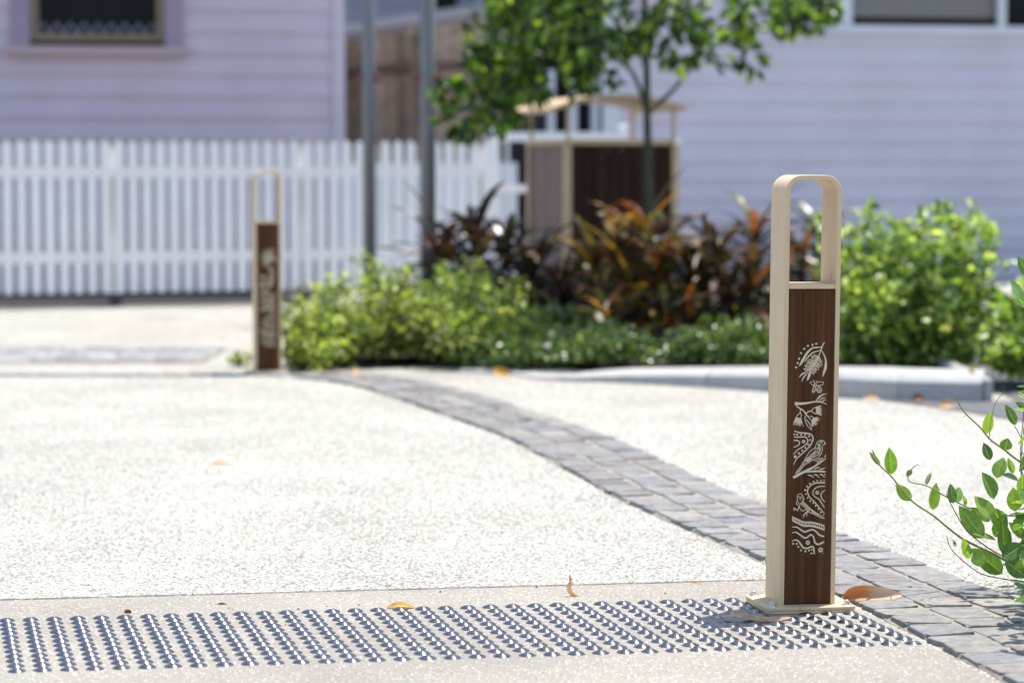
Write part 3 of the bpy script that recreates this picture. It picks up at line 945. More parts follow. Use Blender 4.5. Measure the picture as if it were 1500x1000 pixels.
# ------------------------------------------------------------------ steel tactile studs
STUD = [(.0178, 0), (.0176, .0006), (.0160, .0018), (.0130, .0036), (.0095, .0050), (.0055, .0059), (.0020, .0063), (.0004, .0064)]
def groove(o, centres, per):
    at_ = o.data.attributes.new('groove', 'FLOAT_VECTOR', 'POINT')
    for i, v_ in enumerate(o.data.vertices):
        c_ = centres[i // per]
        t = Vector((-(v_.co.y - c_[1]), v_.co.x - c_[0], 0))
        at_.data[i].vector = t.normalized()
    return o
mb = MB().lathe(STUD, 24)
stud_mesh = groove(mb.build('tactile_stud', M['stud'], smooth=True), [(0, 0)], 10 ** 6)
O_ = Vector((.3395, 5.527)); av = Vector((.0483, .00768)); bv = Vector((.0113, -.0480))
spots = []
Mi = Matrix.Rotation(-R(11), 2)
for i in range(-32, 8):
    for j in range(12):
        p = lay(*(O_ + av * i + bv * j))
        q = Mi @ (p - BOL.xy)
        if abs(q.x) < PWID / 2 + .012 and abs(q.y) < PDEP / 2 + .012:
            continue
        u_ = p.x / p.y
        if u_ < -.207: continue
        spots.append(p)
spots.sort(key=lambda p: p.length)
SG = 'polished steel tactile studs in the strip of studs'
for n, p in enumerate(spots[:300]):
    o = stud_mesh if n == 0 else stud_mesh.copy()
    if n: COL.objects.link(o)
    o.location = (p.x + random.uniform(-.0006, .0006), p.y + random.uniform(-.0006, .0006), .004)
    o.scale = (1, 1, random.uniform(.88, 1.06))
    o.rotation_euler = (random.uniform(-.02, .02), random.uniform(-.02, .02), 0)
    tag(o, 'polished steel dome stud in the nearer rows of the tactile strip', 'tactile stud', SG)
mb = MB()
for p in spots[300:]:
    mb.lathe(STUD, 20, (p.x, p.y, .004))
tag(groove(mb.build('tactile_studs', M['stud'], smooth=True), spots[300:], 20 * len(STUD)),
    'rows of polished steel dome studs farther back in the tactile strip', 'tactile studs', SG, 'stuff')

# ------------------------------------------------------------------ weatherboard walls
def boards(mb, T, x0, x1, z0, z1, bh=0.165, lap=0.018):
    """lapped boards between x0..x1 and z0..z1; T(x, out, z) gives a world point"""
    k0 = math.floor(z0 / bh)
    z = k0 * bh
    while z < z1 - 1e-6:
        a, b = max(z, z0), min(z + bh, z1)
        oa = lap * (1 - (a - z) / bh); ob = lap * (1 - (b - z) / bh)
        vs = [T(x0, oa, a), T(x1, oa, a), T(x1, ob, b), T(x0, ob, b), T(x0, -.02, a), T(x1, -.02, a)]
        mb.add(vs, [(0, 1, 2, 3), (4, 5, 1, 0)])
        z += bh
def tbox(mb, T, x0, x1, o0, o1, z0, z1):
    vs = [T(x, o, z) for z in (z0, z1) for o in (o1, o0) for x in (x0, x1)]
    mb.add(vs, [(0, 2, 3, 1), (4, 5, 7, 6), (0, 1, 5, 4), (1, 3, 7, 5), (3, 2, 6, 7), (2, 0, 4, 6)])
def frame_T(ox, oy, yaw):
    c, s = math.cos(yaw), math.sin(yaw)
    return lambda x, o, z: (ox + x * c + o * s, oy + x * s - o * c, z)

# left house -------------------------------------------------------
YL = 19.7
YAW = R(9)
xc = px(499, 100, YL).x
house = empty('weatherboard_house', (xc - 2.5, YL - .4, 0), 'lilac weatherboard house with dark window behind the picket fence', 'house')
T = frame_T(xc, YL, YAW)
def s_on(ox, oy, yaw, u):            # distance along a wall for a picture column
    k_ = ray(u, 60).x / ray(u, 60).y
    return (k_ * oy - ox) / (math.cos(yaw) - k_ * math.sin(yaw))
sl = lambda u: s_on(xc, YL, YAW, u)
wx0, wx1 = sl(26), sl(258)
yw = T(sl(140), 0, 0)[1]
wz = px(140, 68, yw).z
mb = MB()
boards(mb, T, -6.5, wx0, .35, 4.4); boards(mb, T, wx1, -.06, .35, 4.4)
boards(mb, T, wx0, wx1, .35, wz); boards(mb, T, wx0, wx1, wz + 1.4, 4.4)
TS = frame_T(xc, YL, YAW + R(90))
boards(mb, TS, .09, 8, .35, 4.4)
tbox(mb, T, -6.5, -.02, -8, -.02, 0, .35)
mb.build('wall', M['lilac'], house)
mb = MB(); tbox(mb, T, -.06, .03, -.09, .035, .30, 4.4)
mb.build('corner_board', M['lilac_trim'], house)
mb = MB()
tbox(mb, T, -6.8, .45, .40, .45, 4.28, 4.45); tbox(mb, T, -6.8, .45, -8, .399, 4.40, 4.45)
mb.build('eave', M['lilac_trim'], house)
mb = MB().add([T(-6.8, .5, 4.46), T(.5, .5, 4.46), T(-1.5, -4, 6.1), T(-6.8, -4, 6.1), T(.5, -8, 4.46), T(-6.8, -8, 4.46)],
              [(0, 1, 2, 3), (1, 4, 2), (4, 5, 3, 2)])
mb.build('roof', M['roof'], house)
ow0, ow1, oz = sl(44), sl(242), px(140, 61, yw).z
win = MB()
for a, b in ((ow0, ow0 + .065), (ow1 - .065, ow1)):
    tbox(win, T, a, b, -.06, .03, oz, wz + 1.4)
tbox(win, T, ow0 + .066, ow1 - .066, -.06, .028, oz, oz + .06)
tbox(win, T, ow0 + .066, ow1 - .066, -.05, .02, oz + .78, oz + .83)
wf = win.build('window', M['ochre'], house)
mb = MB(); tbox(mb, T, wx0, wx1, -.09, -.07, wz, wz + 1.4)
mb.build('pane', M['glass'], wf)
mb = MB()
for i in range(9):                                  # scalloped grille along the bottom of the pane
    x = ow0 + .10 + i * (ow1 - ow0 - .2) / 8
    mb.tube([T(x - .05, -.03, oz + .07), T(x, -.03, oz + .14), T(x + .05, -.03, oz + .07)], .012, 6)
mb.build('grille', M['grille'], wf)
for a, b in ((wx0 - .05, ow0), (ow1, wx1 + .05)):
    mb = MB(); tbox(mb, T, a, b, -.02, .05, wz, wz + 1.4)
    mb.build('architrave', M['mauve'], wf)
mb = MB(); tbox(mb, T, wx0 - .09, wx1 + .09, -.05, .10, wz - .07, wz - .001)
mb.build('sill', M['sill'], wf)

# right house ------------------------------------------------------
YR = 21.2
xr0 = px(893, 100, YR).x
rh = empty('weatherboard_house', (3, YR, 0), 'pale grey-blue weatherboard house with blinds in its window behind the garden', 'house')
yaw = R(10)
T = frame_T(xr0, YR, yaw)
s_at = lambda u: s_on(xr0, YR, yaw, u)
v0, v1 = s_at(1128), s_at(1790)
pt = T(s_at(1300), 0, 0)
vz = px(1300, 50, pt[1]).z
mb = MB()
boards(mb, T, 0, v0, .25, 4.6); boards(mb, T, v1, 7.5, .25, 4.6)
boards(mb, T, v0, v1, .25, vz); boards(mb, T, v0, v1, vz + 1.2, 4.6)
tbox(mb, T, 0, 7.5, -5, -.02, 0, .25)
mb.build('wall', M['greyblue'], rh)
mb = MB(); tbox(mb, T, -.06, .08, -.05, .03, .0, 4.6)
mb.build('corner_board', M['frame'], rh)
mb = MB(); tbox(mb, T, -1.3, 7.8, -5, .5, 4.6, 4.7)
mb.build('eave', M['frame'], rh)
mb = MB()
q = [T(-1.4, .55, 4.71), T(7.9, .55, 4.71), T(7.9, -3.5, 6.2), T(-1.4, -3.5, 6.2)]
mb.add(q, [(0, 1, 2, 3)])
mb.build('roof', M['roof'], rh)
mb = MB()
m0, m1, m2 = s_at(1220), s_at(1246), s_at(1465)
tbox(mb, T, v0, v1, -.02, .05, vz, vz + .07)
tbox(mb, T, m0, m1, -.02, .045, vz + .071, vz + 1.2)
tbox(mb, T, m2 - .035, m2 + .035, -.02, .045, vz + .071, vz + 1.2)
tbox(mb, T, v1 - .07, v1, -.02, .045, vz + .071, vz + 1.2)
wr = mb.build('window', M['frame'], rh)
mb = MB(); tbox(mb, T, v0, v1, -.10, -.09, vz, vz + 1.2)
mb.build('pane', M['glass'], wr)
mb = MB(); tbox(mb, T, m1 + .03, m2 - .04, -.05, -.03, vz + .14, vz + 1.2)
mb.build('blind', M['blind'], wr)
# porch beside the wall, its shade painted as a near-black wall colour
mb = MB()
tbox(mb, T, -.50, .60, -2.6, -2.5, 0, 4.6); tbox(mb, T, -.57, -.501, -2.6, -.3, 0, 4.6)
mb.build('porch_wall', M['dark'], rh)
mb = MB(); tbox(mb, T, -.94, -.08, -2.4, -.05, .2, .35)
mb.build('porch_floor', M['paling_rail'], rh)
mb = MB()
def s_rail(u, Y=YR + .1): return (px(u, 170, Y).x - xr0)
zr = px(830, 200, YR).z
tbox(mb, T, -1.05, -.07, -.10, -.02, zr - .03, zr + .035)
for u in (807, 840, 872):
    tbox(mb, T, s_rail(u) - .028, s_rail(u) + .028, -.095, -.025, zr + .036, zr + .55)
mb.build('balustrade', M['frame'], rh)

# far slate blue house over the paling fence
fh = empty('clad_house', (-1, 29, 0), 'slate-blue clad house far behind, above the brown paling fence', 'house')
T = frame_T(-5, 29, 0)
mb = MB(); boards(mb, T, 0, 7.5, 0, 6.2, 0.2, .02); mb.build('wall', M['bluehouse'], fh)
mb = MB(); p = px(652, 10, 28.95)
mb.box(p.x - .13, p.x + .13, 28.92, 28.97, p.z - .12, p.z + .5); mb.build('window', M['glass'], fh)
mb = MB(); pa, pb = px(500, 30, 28.9), px(720, 2, 28.9)
mb.add([(pa.x - 2, 28.6, pa.z - .35 - .1), (pb.x + 2, 28.6, pb.z + .25 - .1), (pb.x + 2, 28.6, pb.z + .25), (pa.x - 2, 28.6, pa.z - .35),
        (pa.x - 2, 28.97, pa.z - .45), (pb.x + 2, 28.97, pb.z + .15), (pb.x + 2, 28.97, pb.z + .25), (pa.x - 2, 28.97, pa.z - .35)],
       [(0, 1, 2, 3), (0, 4, 5, 1), (3, 2, 6, 7), (0, 3, 7, 4), (1, 5, 6, 2)])
mb.build('stair_stringer', M['frame'], fh)
mb = MB().add([(-5.5, 28.4, 6.2), (3, 28.4, 6.2), (3, 33, 7.8), (-5.5, 33, 7.8)], [(0, 1, 2, 3)])
mb.build('roof', M['roof'], fh)

# brown paling fence between the houses -----------------------------
pf = empty('paling_fence', (-.9, 22.5, 0), 'tall weathered brown timber paling fence between the two houses', 'fence')
A0, A1 = px(486, 62, 23.2), px(735, 18, 21.4)
mb = MB()
L = (A1 - A0).xy.length
n = int(L / .15)
tdir = Vector((A1.x - A0.x, A1.y - A0.y)).normalized()
for i in range(n):
    p = A0.lerp(A1, i / n); 
    ang = math.atan2(tdir.y, tdir.x)
    Mx = Matrix.Translation((p.x, p.y, 0)) @ Matrix.Rotation(ang, 4, 'Z')
    mb.box(0.003, L / n - .010, -.008 + random.uniform(-.003, .003), .008, .02, p.z + random.uniform(-.02, .02), Mx)
mb.build('palings', M['paling'], pf)
mb = MB()
for v_a, v_b in ((106, 92),):
    a, b = px(486, v_a, 23.14), px(735, v_b, 21.34)
    ang = math.atan2(b.y - a.y, b.x - a.x)
    mb.tube([a, b], .045, 4)
mb.build('rail', M['paling_rail'], pf)
for f_ in (.02, .52, .97):
    p = A0.lerp(A1, f_)
    mb = MB().box(p.x - .05, p.x + .05, p.y - .11, p.y - .012, 0, p.z - .06)
    mb.build('post', M['paling_rail'], pf)
# pale board screen, added to make the gaps of the right pickets look bright
ps = MB()
T = frame_T(px(500, 300, 19.35).x, 19.2, R(12))
for i in range(11):
    tbox(ps, T, i * .125, i * .125 + .121, 0, .02, .04, .98)
ps = ps.build('added_screen', M['frame'])
tag(ps, 'low pale board screen added close behind the right end of the picket fence to lighten its gaps', 'screen')

# ------------------------------------------------------------------ white picket fence
FA, FB = Vector((-3.55, 16.84)), Vector((-.16, 18.09))
fdir = (FB - FA).normalized()
fang = math.atan2(fdir.y, fdir.x)
fence = empty('picket_fence', (FA.x + 1.6, FA.y + .6, 0), 'white timber picket fence along the back of the paving', 'fence')
FLen = (FB - FA).length
TF = frame_T(FA.x, FA.y, fang)
sp = 0.0945
n = int(FLen / sp)
for i in range(-18, n + 1):
    s = i * sp
    mb = MB()
    h = 1.128 + random.uniform(-.004, .004)
    hw = .030
    o0, o1 = -.009, .009
    vs = []
    for o in (o1, o0):
        vs += [TF(s - hw, o, .095), TF(s + hw, o, .095), TF(s + hw, o, h - .035), TF(s + hw * .45, o, h - .006), TF(s, o, h), TF(s - hw * .45, o, h - .006), TF(s - hw, o, h - .035)]
    fs = [tuple(range(7)), tuple(range(13, 6, -1))] + [(q, 7 + q, 7 + (q + 1) % 7, (q + 1) % 7) for q in range(7)]
    mb.add(vs, fs)
    mb.build('picket', M['white'], fence)
for z0, z1 in ((.875, .945), (.30, .37)):
    mb = MB(); tbox(mb, TF, -1.8, FLen + .05, -.048, -.0095, z0, z1)
    mb.build('rail', M['white'], fence)
for s in (-1.6, .93, 2.27, FLen - .02):
    mb = MB(); tbox(mb, TF, s - .045, s + .045, -.14, -.0485, .09, 1.08)
    mb.build('post', M['white'], fence)
    mb = MB(); tbox(mb, TF, s - .035, s + .035, -.13, -.06, 0, .0895)
    mb.build('post_stump', M['joint'], fence)

# white open railing at the right end of the pickets
rl = empty('white_railing', (.05, 18.3, 0), 'white open two-rail timber fence with tall end post beside the picket fence', 'railing')
YQ = 18.35
a = px(724, 190, YQ)
mb = MB(); mb.cbox(a.x - .035, a.x + .035, YQ - .035, YQ + .035, 0, px(724, 183, YQ).z, .006)
mb.build('post', M['white'], rl)
b = px(905, 200, YQ)
for v0_, v1_ in ((195, 207), (271, 282)):
    mb = MB(); mb.box(a.x + .036, b.x, YQ - .02, YQ + .02, px(740, v1_, YQ).z, px(740, v0_, YQ).z)
    mb.build('rail', M['white'], rl)
mb = MB(); mb.cbox(b.x + .001, b.x + .071, YQ - .035, YQ + .035, 0, px(905, 183, YQ).z, .006)
mb.build('post', M['white'], rl)
c = px(743, 240, YQ)
mb = MB(); mb.box(c.x - .012, c.x + .016, YQ + .025, YQ + .04, 0.1, px(743, 207, YQ).z)
mb.build('picket', M['frame'], rl)

# ------------------------------------------------------------------ steel poles
for u, Yp, r_, lab in ((541, 15.6, .041, 'left, slimmer grey steel pole in front of the picket fence'),
                       (627, 15.2, .047, 'right, thicker grey steel pole in front of the picket fence')):
    g = px(u, 300, Yp)
    root = empty('steel_pole', (g.x, g.y, 0), lab, 'pole', 'grey steel sign poles before the picket fence')
    mb = MB().tube([(g.x, g.y, 0), (g.x, g.y, 1.5), (g.x + .005, g.y, 3.6)], [r_, r_, r_], 20)
    mb.build('shaft', M['pole'], root, smooth=True)
    zb = px(u, 115, Yp).z
    for s in (-1, 1):
        mb = MB().cbox(g.x + s * (r_ + .012) - .012, g.x + s * (r_ + .012) + .012, g.y - .015, g.y + .015, zb - .03, zb + .03, .004)
        mb.build('reflector', M['red'], root)
    mb = MB().lathe([(r_ + .05, 0), (r_ + .05, .012), (r_ + .045, .014)], 20, (g.x, g.y, .05))
    mb.build('foot_flange', M['pole'], root)

# ------------------------------------------------------------------ bin enclosure with curved canopy
YB = 14.8
c0 = px(828, 212, YB)
byaw = R(15)
be = empty('bin_enclosure', (c0.x, c0.y, 0), 'brown slatted bin enclosure with beige frame and curved canopy behind the garden', 'bin enclosure')
TB = frame_T(c0.x, c0.y, byaw)
Wb, Db, Hb = .70, .86, 1.08
mb = MB()
for x0, x1, o0, o1 in ((0, .04, -.05, 0), (Wb - .04, Wb, -.05, 0), (0, .04, -Db, -Db + .05), (Wb - .04, Wb, -Db, -Db + .05)):
    tbox(mb, TB, x0, x1, o0, o1, .06, Hb - .001)
tbox(mb, TB, -.008, Wb + .008, -.06, .008, Hb, Hb + .032); tbox(mb, TB, -.008, Wb + .008, -Db - .008, -Db + .06, Hb, Hb + .032)
tbox(mb, TB, -.008, .06, -Db + .061, -.061, Hb, Hb + .032); tbox(mb, TB, Wb - .06, Wb + .008, -Db + .061, -.061, Hb, Hb + .032)
mb.build('frame', M['beige'], be)
mb = MB()
n = 8; sw = (Wb - .084) / n
for i in range(n):
    tbox(mb, TB, .041 + i * sw, .041 + (i + 1) * sw - .008, -.035, -.012, .1, Hb - .002)
mb.build('shaded_front_cladding', M['bincase_shade'], be)  # front in shade: the darkness is in the cladding colour
mb = MB()
n = 9; sw = (Db - .10) / n
for i in range(n):
    pass
SC_ = island_ramp('lit_side_cladding', [(0, (.17, .105, .08)), (1, (.23, .15, .115))], rough=0.5, noise=12.0)  # lit version of the same brown, lighter than the shaded front
for xa in (.012, Wb - .035):
    mb = MB()
    for i in range(n):
        tbox(mb, TB, xa, xa + .023, -.051 - (i + 1) * sw + .004, -.053 - i * sw, .1, Hb - .002)
    mb.build('lit_side_cladding', SC_, be)
mb = MB(); tbox(mb, TB, .06, Wb - .06, -Db + .06, -.06, .08, Hb - .05); mb.build('bin', M['gap'], be)
# canopy: bowed sheet on four slim posts
zc = lambda s: 1.235 + .115 * (1 - ((s - .33) / .50) ** 2)
mb = MB(); N = 14
vs = []
for i in range(N + 1):
    s = -.11 + (Wb + .14) * i / N
    for o, dz in ((.05, 0), (-Db - .03, 0), (-Db - .03, .026), (.05, .026)):
        vs.append(TB(s, o, zc(s) + dz))
fs = [(i * 4 + q, i * 4 + (q + 1) % 4, (i + 1) * 4 + (q + 1) % 4, (i + 1) * 4 + q) for i in range(N) for q in range(4)] + [(0, 1, 2, 3), tuple(N * 4 + q for q in (3, 2, 1, 0))]
mb.add(vs, fs)
mb.build('canopy', M['beige'], be)
for x in (.025, Wb - .025):
    for o in (-.03, -Db + .03):
        mb = MB(); tbox(mb, TB, x - .009, x + .009, o - .009, o + .009, Hb + .033, zc(x) - .001)
        mb.build('canopy_post', M['beige'], be)
mb = MB(); tbox(mb, TB, Wb - .04, Wb + .01, .009, .035, Hb + .0, Hb + .045); mb.build('latch', M['bolt'], be)

# ------------------------------------------------------------------ foliage
def rvec(rnd):
    while True:
        v_ = Vector((rnd.uniform(-1, 1), rnd.uniform(-1, 1), rnd.uniform(-1, 1)))
        if .05 < v_.length < 1: return v_.normalized()
def leaf(mb, base, axis, nrm, L, W, fold=.25, droop=.15, seg=2):
    """pointed leaf folded along the midrib"""
    axis = axis.normalized()
    side = axis.cross(nrm)
    if side.length < 1e-3: side = axis.cross(Vector((.3, .5, .8)))
    side.normalize()
    up = side.cross(axis).normalized()
    vs = [base]
    rows = [(.28, .85), (.6, 1.0)] if seg == 2 else [(.1, .55), (.25, .9), (.42, 1.0), (.6, .92), (.78, .62), (.9, .3)]
    for t, wv in rows:
        c_ = base + axis * (L * t) - up * (droop * L * t * t)
        vs += [c_ + side * (W / 2 * wv) + up * (fold * W * .5 * wv), c_, c_ - side * (W / 2 * wv) + up * (fold * W * .5 * wv)]
    tip = base + axis * L - up * (droop * L)
    vs.append(tip)
    n_ = len(rows)
    fs = [(0, 2, 1), (0, 3, 2)]
    for r_ in range(n_ - 1):
        a_ = 1 + 3 * r_
        fs += [(a_, a_ + 1, a_ + 4, a_ + 3), (a_ + 1, a_ + 2, a_ + 5, a_ + 4)]
    a_ = 1 + 3 * (n_ - 1)
    fs += [(a_, a_ + 1, len(vs) - 1), (a_ + 1, a_ + 2, len(vs) - 1)]
    mb.add(vs, fs)

# street tree ------------------------------------------------------
YT = 13.8
rnd = random.Random(11)
tb = px(951, 400, YT)
tree = empty('young_tree', (tb.x, YT, 0.05), 'young broadleaf street tree with thin trunk before the bin enclosure', 'tree')
mb = MB()
fork = px(948, 172, YT)
tp = [(tb.x + .01, YT, .0), (tb.x + .004, YT, .45), px(950, 260, YT), fork, px(947, 90, YT), px(945, 20, YT), px(940, -120, YT), px(930, -350, YT)]
mb.tube(catmull([tuple(p) for p in tp], 4), [.030 - .020 * i / 28 for i in range(29)], 10)
limbs = [[fork, px(935, 125, YT - .05), px(915, 95, YT - .1), px(850, 60, YT - .15), px(770, 90, YT - .2), px(715, 140, YT - .25)],
         [px(950, 165, YT), px(978, 140, YT + .05), px(1003, 112, YT + .1), px(1050, 50, YT + .1), px(1150, 10, YT + .1), px(1210, 10, YT)],
         [px(947, 90, YT), px(900, 30, YT + .2), px(830, -60, YT + .35), px(780, -120, YT + .3)],
         [px(946, 40, YT), px(1000, -50, YT - .2), px(1080, -120, YT - .3)],
         [px(942, -60, YT), px(880, -180, YT - .25), px(850, -300, YT - .3)],
         [px(941, -100, YT), px(1000, -220, YT + .3), px(1020, -340, YT + .4)]]
top_ = px(944, -30, YT)
for e_ in ((.72, 12.6, 2.95), (1.3, 12.6, 3.0), (.3, 12.95, 2.75)):  # limbs carrying the added lobes out of view
    limbs.append([top_, top_.lerp(Vector(e_), .5) + Vector((0, 0, .1)), Vector(e_)])
for lb in limbs:
    q = catmull([tuple(p) for p in lb], 4)
    mb.tube(q, [.014 - .010 * i / (len(q) - 1) for i in range(len(q))], 7)
mb.build('trunk', M['bark'], tree, smooth=True)
blobs = [(735, 20, .15), (790, 25, .24), (850, 30, .27), (920, 15, .26), (985, 30, .20), (1040, 15, .20), (1100, 12, .17), (1160, 8, .13), (1203, 12, .085),
         (1040, 75, .10), (1098, 85, .085), (740, 85, .22), (700, 115, .13), (722, 160, .13), (760, 135, .19), (800, 95, .20), (692, 172, .10),
         (730, 178, .10), (715, 60, .12), (652, 150, .055), (648, 120, .04), (655, 180, .04), (868, 80, .19), (905, 60, .15), (960, 55, .15), (1000, 75, .11), (840, 100, .09), (1200, 35, .05),
         (1150, 30, .07), (1085, 45, .1),
         (800, -100, .36), (950, -120, .42), (1080, -90, .32), (870, -280, .44), (1010, -300, .42), (940, -450, .36), (720, -60, .25), (1190, -60, .2)]
front = [((.72, 12.60, 2.95), .40), ((1.22, 12.50, 3.05), .40), ((.92, 12.95, 2.50), .34), ((.42, 12.85, 2.75), .36), ((1.42, 12.90, 2.75), .36), ((.15, 13.2, 2.6), .3)]  # crown lobes added out of view so their shade reaches the low plants
mb = MB()
for u, v_, r_ in blobs + [(c_[0], c_, r_) for c_, r_ in front]:
    if isinstance(v_, tuple):
        c_, v_ = Vector(v_), -200
    else:
        c_ = px(u, v_, YT + rnd.uniform(-.35, .35) * min(1, r_ * 5))
    nsp = int(6 + (960 if u < 800 else 640) * r_ ** 2 * (1 if v_ > -50 else .55))
    for s in range(nsp):
        # a twig end carrying a small spray of leaves
        q = c_ + rvec(rnd) * (r_ * rnd.random() ** .45)
        dr = (q - c_).normalized() + Vector((0, 0, -.2)) + rvec(rnd) * .6
        dr.normalize()
        for l_ in range(rnd.randint(3, 5)):
            ax = (dr + rvec(rnd) * .9 + Vector((0, 0, -.35))).normalized()
            nr = (Vector((0, 0, 1)) + rvec(rnd) * .8)
            leaf(mb, q + rvec(rnd) * .015, ax, nr, rnd.uniform(.055, .10), rnd.uniform(.028, .045), .3, rnd.uniform(.05, .3))
mb.build('crown', M['tree_leaf'], tree)

# shrubs -----------------------------------------------------------
def shrub(name, label, cat, u0, u1, vt, Yc, dep, nleaf, L, mat, seed, shoots=14, base=.055, group=None, W=.45, low=0.0, wisp=.25):
    rnd = random.Random(seed)
    a, b = px(u0, 400, Yc), px(u1, 400, Yc)
    cx, rx = (a.x + b.x) / 2, (b.x - a.x) / 2
    h = px((u0 + u1) / 2, vt, Yc).z - base
    root = empty(name, (cx, Yc, base), label, cat, group)
    lm, sm = MB(), MB()
    for i in range(shoots):
        # each shoot: a leaning stem with leaves all the way up
        an = rnd.uniform(0, 2 * math.pi); rr = rnd.random() ** .5
        ex, ey = cx + rx * rr * math.cos(an), Yc + dep * rr * math.sin(an)
        hh = h * (1 - .5 * rr ** 2.2) * rnd.uniform(.55, .95)
        if rnd.random() < wisp: hh = h * (1 - .3 * rr ** 2) * rnd.uniform(.95, 1.22)
        bx, by = cx + (ex - cx) * .45, Yc + (ey - Yc) * .45
        path = catmull([(bx, by, base - .01), (bx + (ex - bx) * .5, by + (ey - by) * .4, base + hh * .4),
                        (ex, ey, base + hh * .75), (ex + rnd.uniform(-.05, .05), ey + rnd.uniform(-.05, .05), base + hh)], 5)
        sm.tube(path, [.006 - .0045 * q / (len(path) - 1) for q in range(len(path))], 5)
        m = max(4, int(1.5 * nleaf) // shoots)
        for l_ in range(m):
            t = rnd.random() ** .8
            t = low + (1 - low) * t
            idx = min(int(t * (len(path) - 1)), len(path) - 2)
            p = Vector(path[idx]).lerp(Vector(path[idx + 1]), t * (len(path) - 1) - idx)
            sp_ = .20 * (1 - t) ** .6 * min(rx, .32) / .3 + .016
            off = rvec(rnd) * sp_ * rnd.random() ** .5
            off.z *= .6
            p = p + off
            if p.z < base + .01: p.z = base + rnd.uniform(.01, .06)
            out = Vector((p.x - cx, (p.y - Yc), 0))
            ax = (rvec(rnd) + out.normalized() * .5 + Vector((0, 0, .45))).normalized()
            nr = Vector((0, 0, 1)) + rvec(rnd) * .9
            ll = L * 1.15 * rnd.uniform(.65, 1.2)
            leaf(lm, p, ax, nr, ll, ll * W, .3, rnd.uniform(0, .3))
    lm.build('foliage', mat, root)
    sm.build('stem', M['stem'], root)
    return root
GS = 'small-leaved bright green shrubs in the left of the garden bed'
shrub('shrub', 'lowest bright green small-leaved shrub, right beside the blurred bollard', 'shrub', 402, 510, 440, 11.95, .28, 1500, .034, M['shrub_leaf'], 21, 26, .005, GS)
shrub('shrub', 'bright green small-leaved shrub below the left grey pole', 'shrub', 455, 635, 395, 12.35, .40, 2400, .036, M['shrub_leaf'], 22, 46, .02, GS)
shrub('shrub', 'yellow-green small-leaved shrub in the centre of the garden front, left of the bin enclosure', 'shrub', 575, 765, 390, 12.2, .40, 2500, .036, M['shrub_leaf'], 23, 48, .02, GS)
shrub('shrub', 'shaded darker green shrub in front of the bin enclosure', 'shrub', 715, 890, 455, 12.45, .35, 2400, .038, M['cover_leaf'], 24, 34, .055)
GC = 'low glossy dark green plants along the kerb'
shrub('low_plant', 'low glossy dark green plant at the flush left end of the kerb', 'plant', 680, 830, 500, 11.85, .2, 1300, .034, M['cover_leaf'], 31, 26, .02, GC)
shrub('low_plant', 'low glossy dark green plant under the tree trunk at the kerb', 'plant', 800, 1000, 486, 11.75, .25, 2300, .034, M['cover_leaf'], 25, 38, .045, GC)
shrub('low_plant', 'low glossy dark green plant left of the near bollard at the kerb', 'plant', 975, 1180, 478, 11.6, .28, 2300, .034, M['cover_leaf'], 26, 38, .05, GC)
GB = 'tall leafy bushes right of the near bollard'
shrub('bush', 'leafy green bush immediately right of the near bollard', 'bush', 1180, 1350, 315, 11.55, .36, 2000, .050, M['bush_leaf'], 27, 42, .055, GB, W=.5)
shrub('bush', 'leafy green bush with tall shoots at the right end of the kerb', 'bush', 1300, 1462, 312, 11.45, .40, 2100, .050, M['bush_leaf'], 28, 42, .055, GB, W=.5)
shrub('bush', 'sparse lower leafy bush cut off by the right photo edge', 'bush', 1430, 1580, 425, 11.0, .35, 2000, .050, M['bush_leaf'], 29, 24, .055, GB, W=.5)
shrub('weed', 'tiny green weed in the paving left of the blurred bollard', 'weed', 338, 372, 512, 12.05, .05, 60, .028, M['shrub_leaf'], 30, 5, .0)

GD = 'dark shrubs at the back of the garden bed behind the cordylines'
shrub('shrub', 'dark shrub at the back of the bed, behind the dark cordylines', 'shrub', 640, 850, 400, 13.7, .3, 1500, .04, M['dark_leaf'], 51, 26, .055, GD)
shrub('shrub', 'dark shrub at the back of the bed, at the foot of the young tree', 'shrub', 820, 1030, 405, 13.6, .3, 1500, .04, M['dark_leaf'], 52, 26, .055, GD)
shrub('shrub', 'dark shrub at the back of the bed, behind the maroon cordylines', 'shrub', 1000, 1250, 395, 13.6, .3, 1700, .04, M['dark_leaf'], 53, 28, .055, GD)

def strap(mb, base, dirv, L, W, arch, rnd):
    """long arching strap leaf with a channel"""
    n_ = 7
    hz = Vector((dirv.x, dirv.y, 0)).normalized()
    side = Vector((-hz.y, hz.x, 0))
    p = Vector(base); el = math.asin(max(-1, min(1, dirv.normalized().z)))
    vs, fs = [], []
    tw = rnd.uniform(-.5, .5)
    for i in range(n_ + 1):
        t = i / n_
        wv = W * (math.sin(math.pi * min(1, .12 + t * .88)) ** .7) * (1 if t < .98 else .05)
        dcur = hz * math.cos(el) + Vector((0, 0, math.sin(el)))
        up = side.cross(dcur) * -1
        sd = side * math.cos(tw * t) + up * math.sin(tw * t)
        vs += [p + sd * wv / 2 + up * wv * .12, p, p - sd * wv / 2 + up * wv * .12]
        p = p + dcur * (L / n_)
        el -= arch / n_ * (1 + t)
    for i in range(n_):
        a_ = 3 * i
        fs += [(a_, a_ + 1, a_ + 4, a_ + 3), (a_ + 1, a_ + 2, a_ + 5, a_ + 4)]
    mb.add(vs, fs)
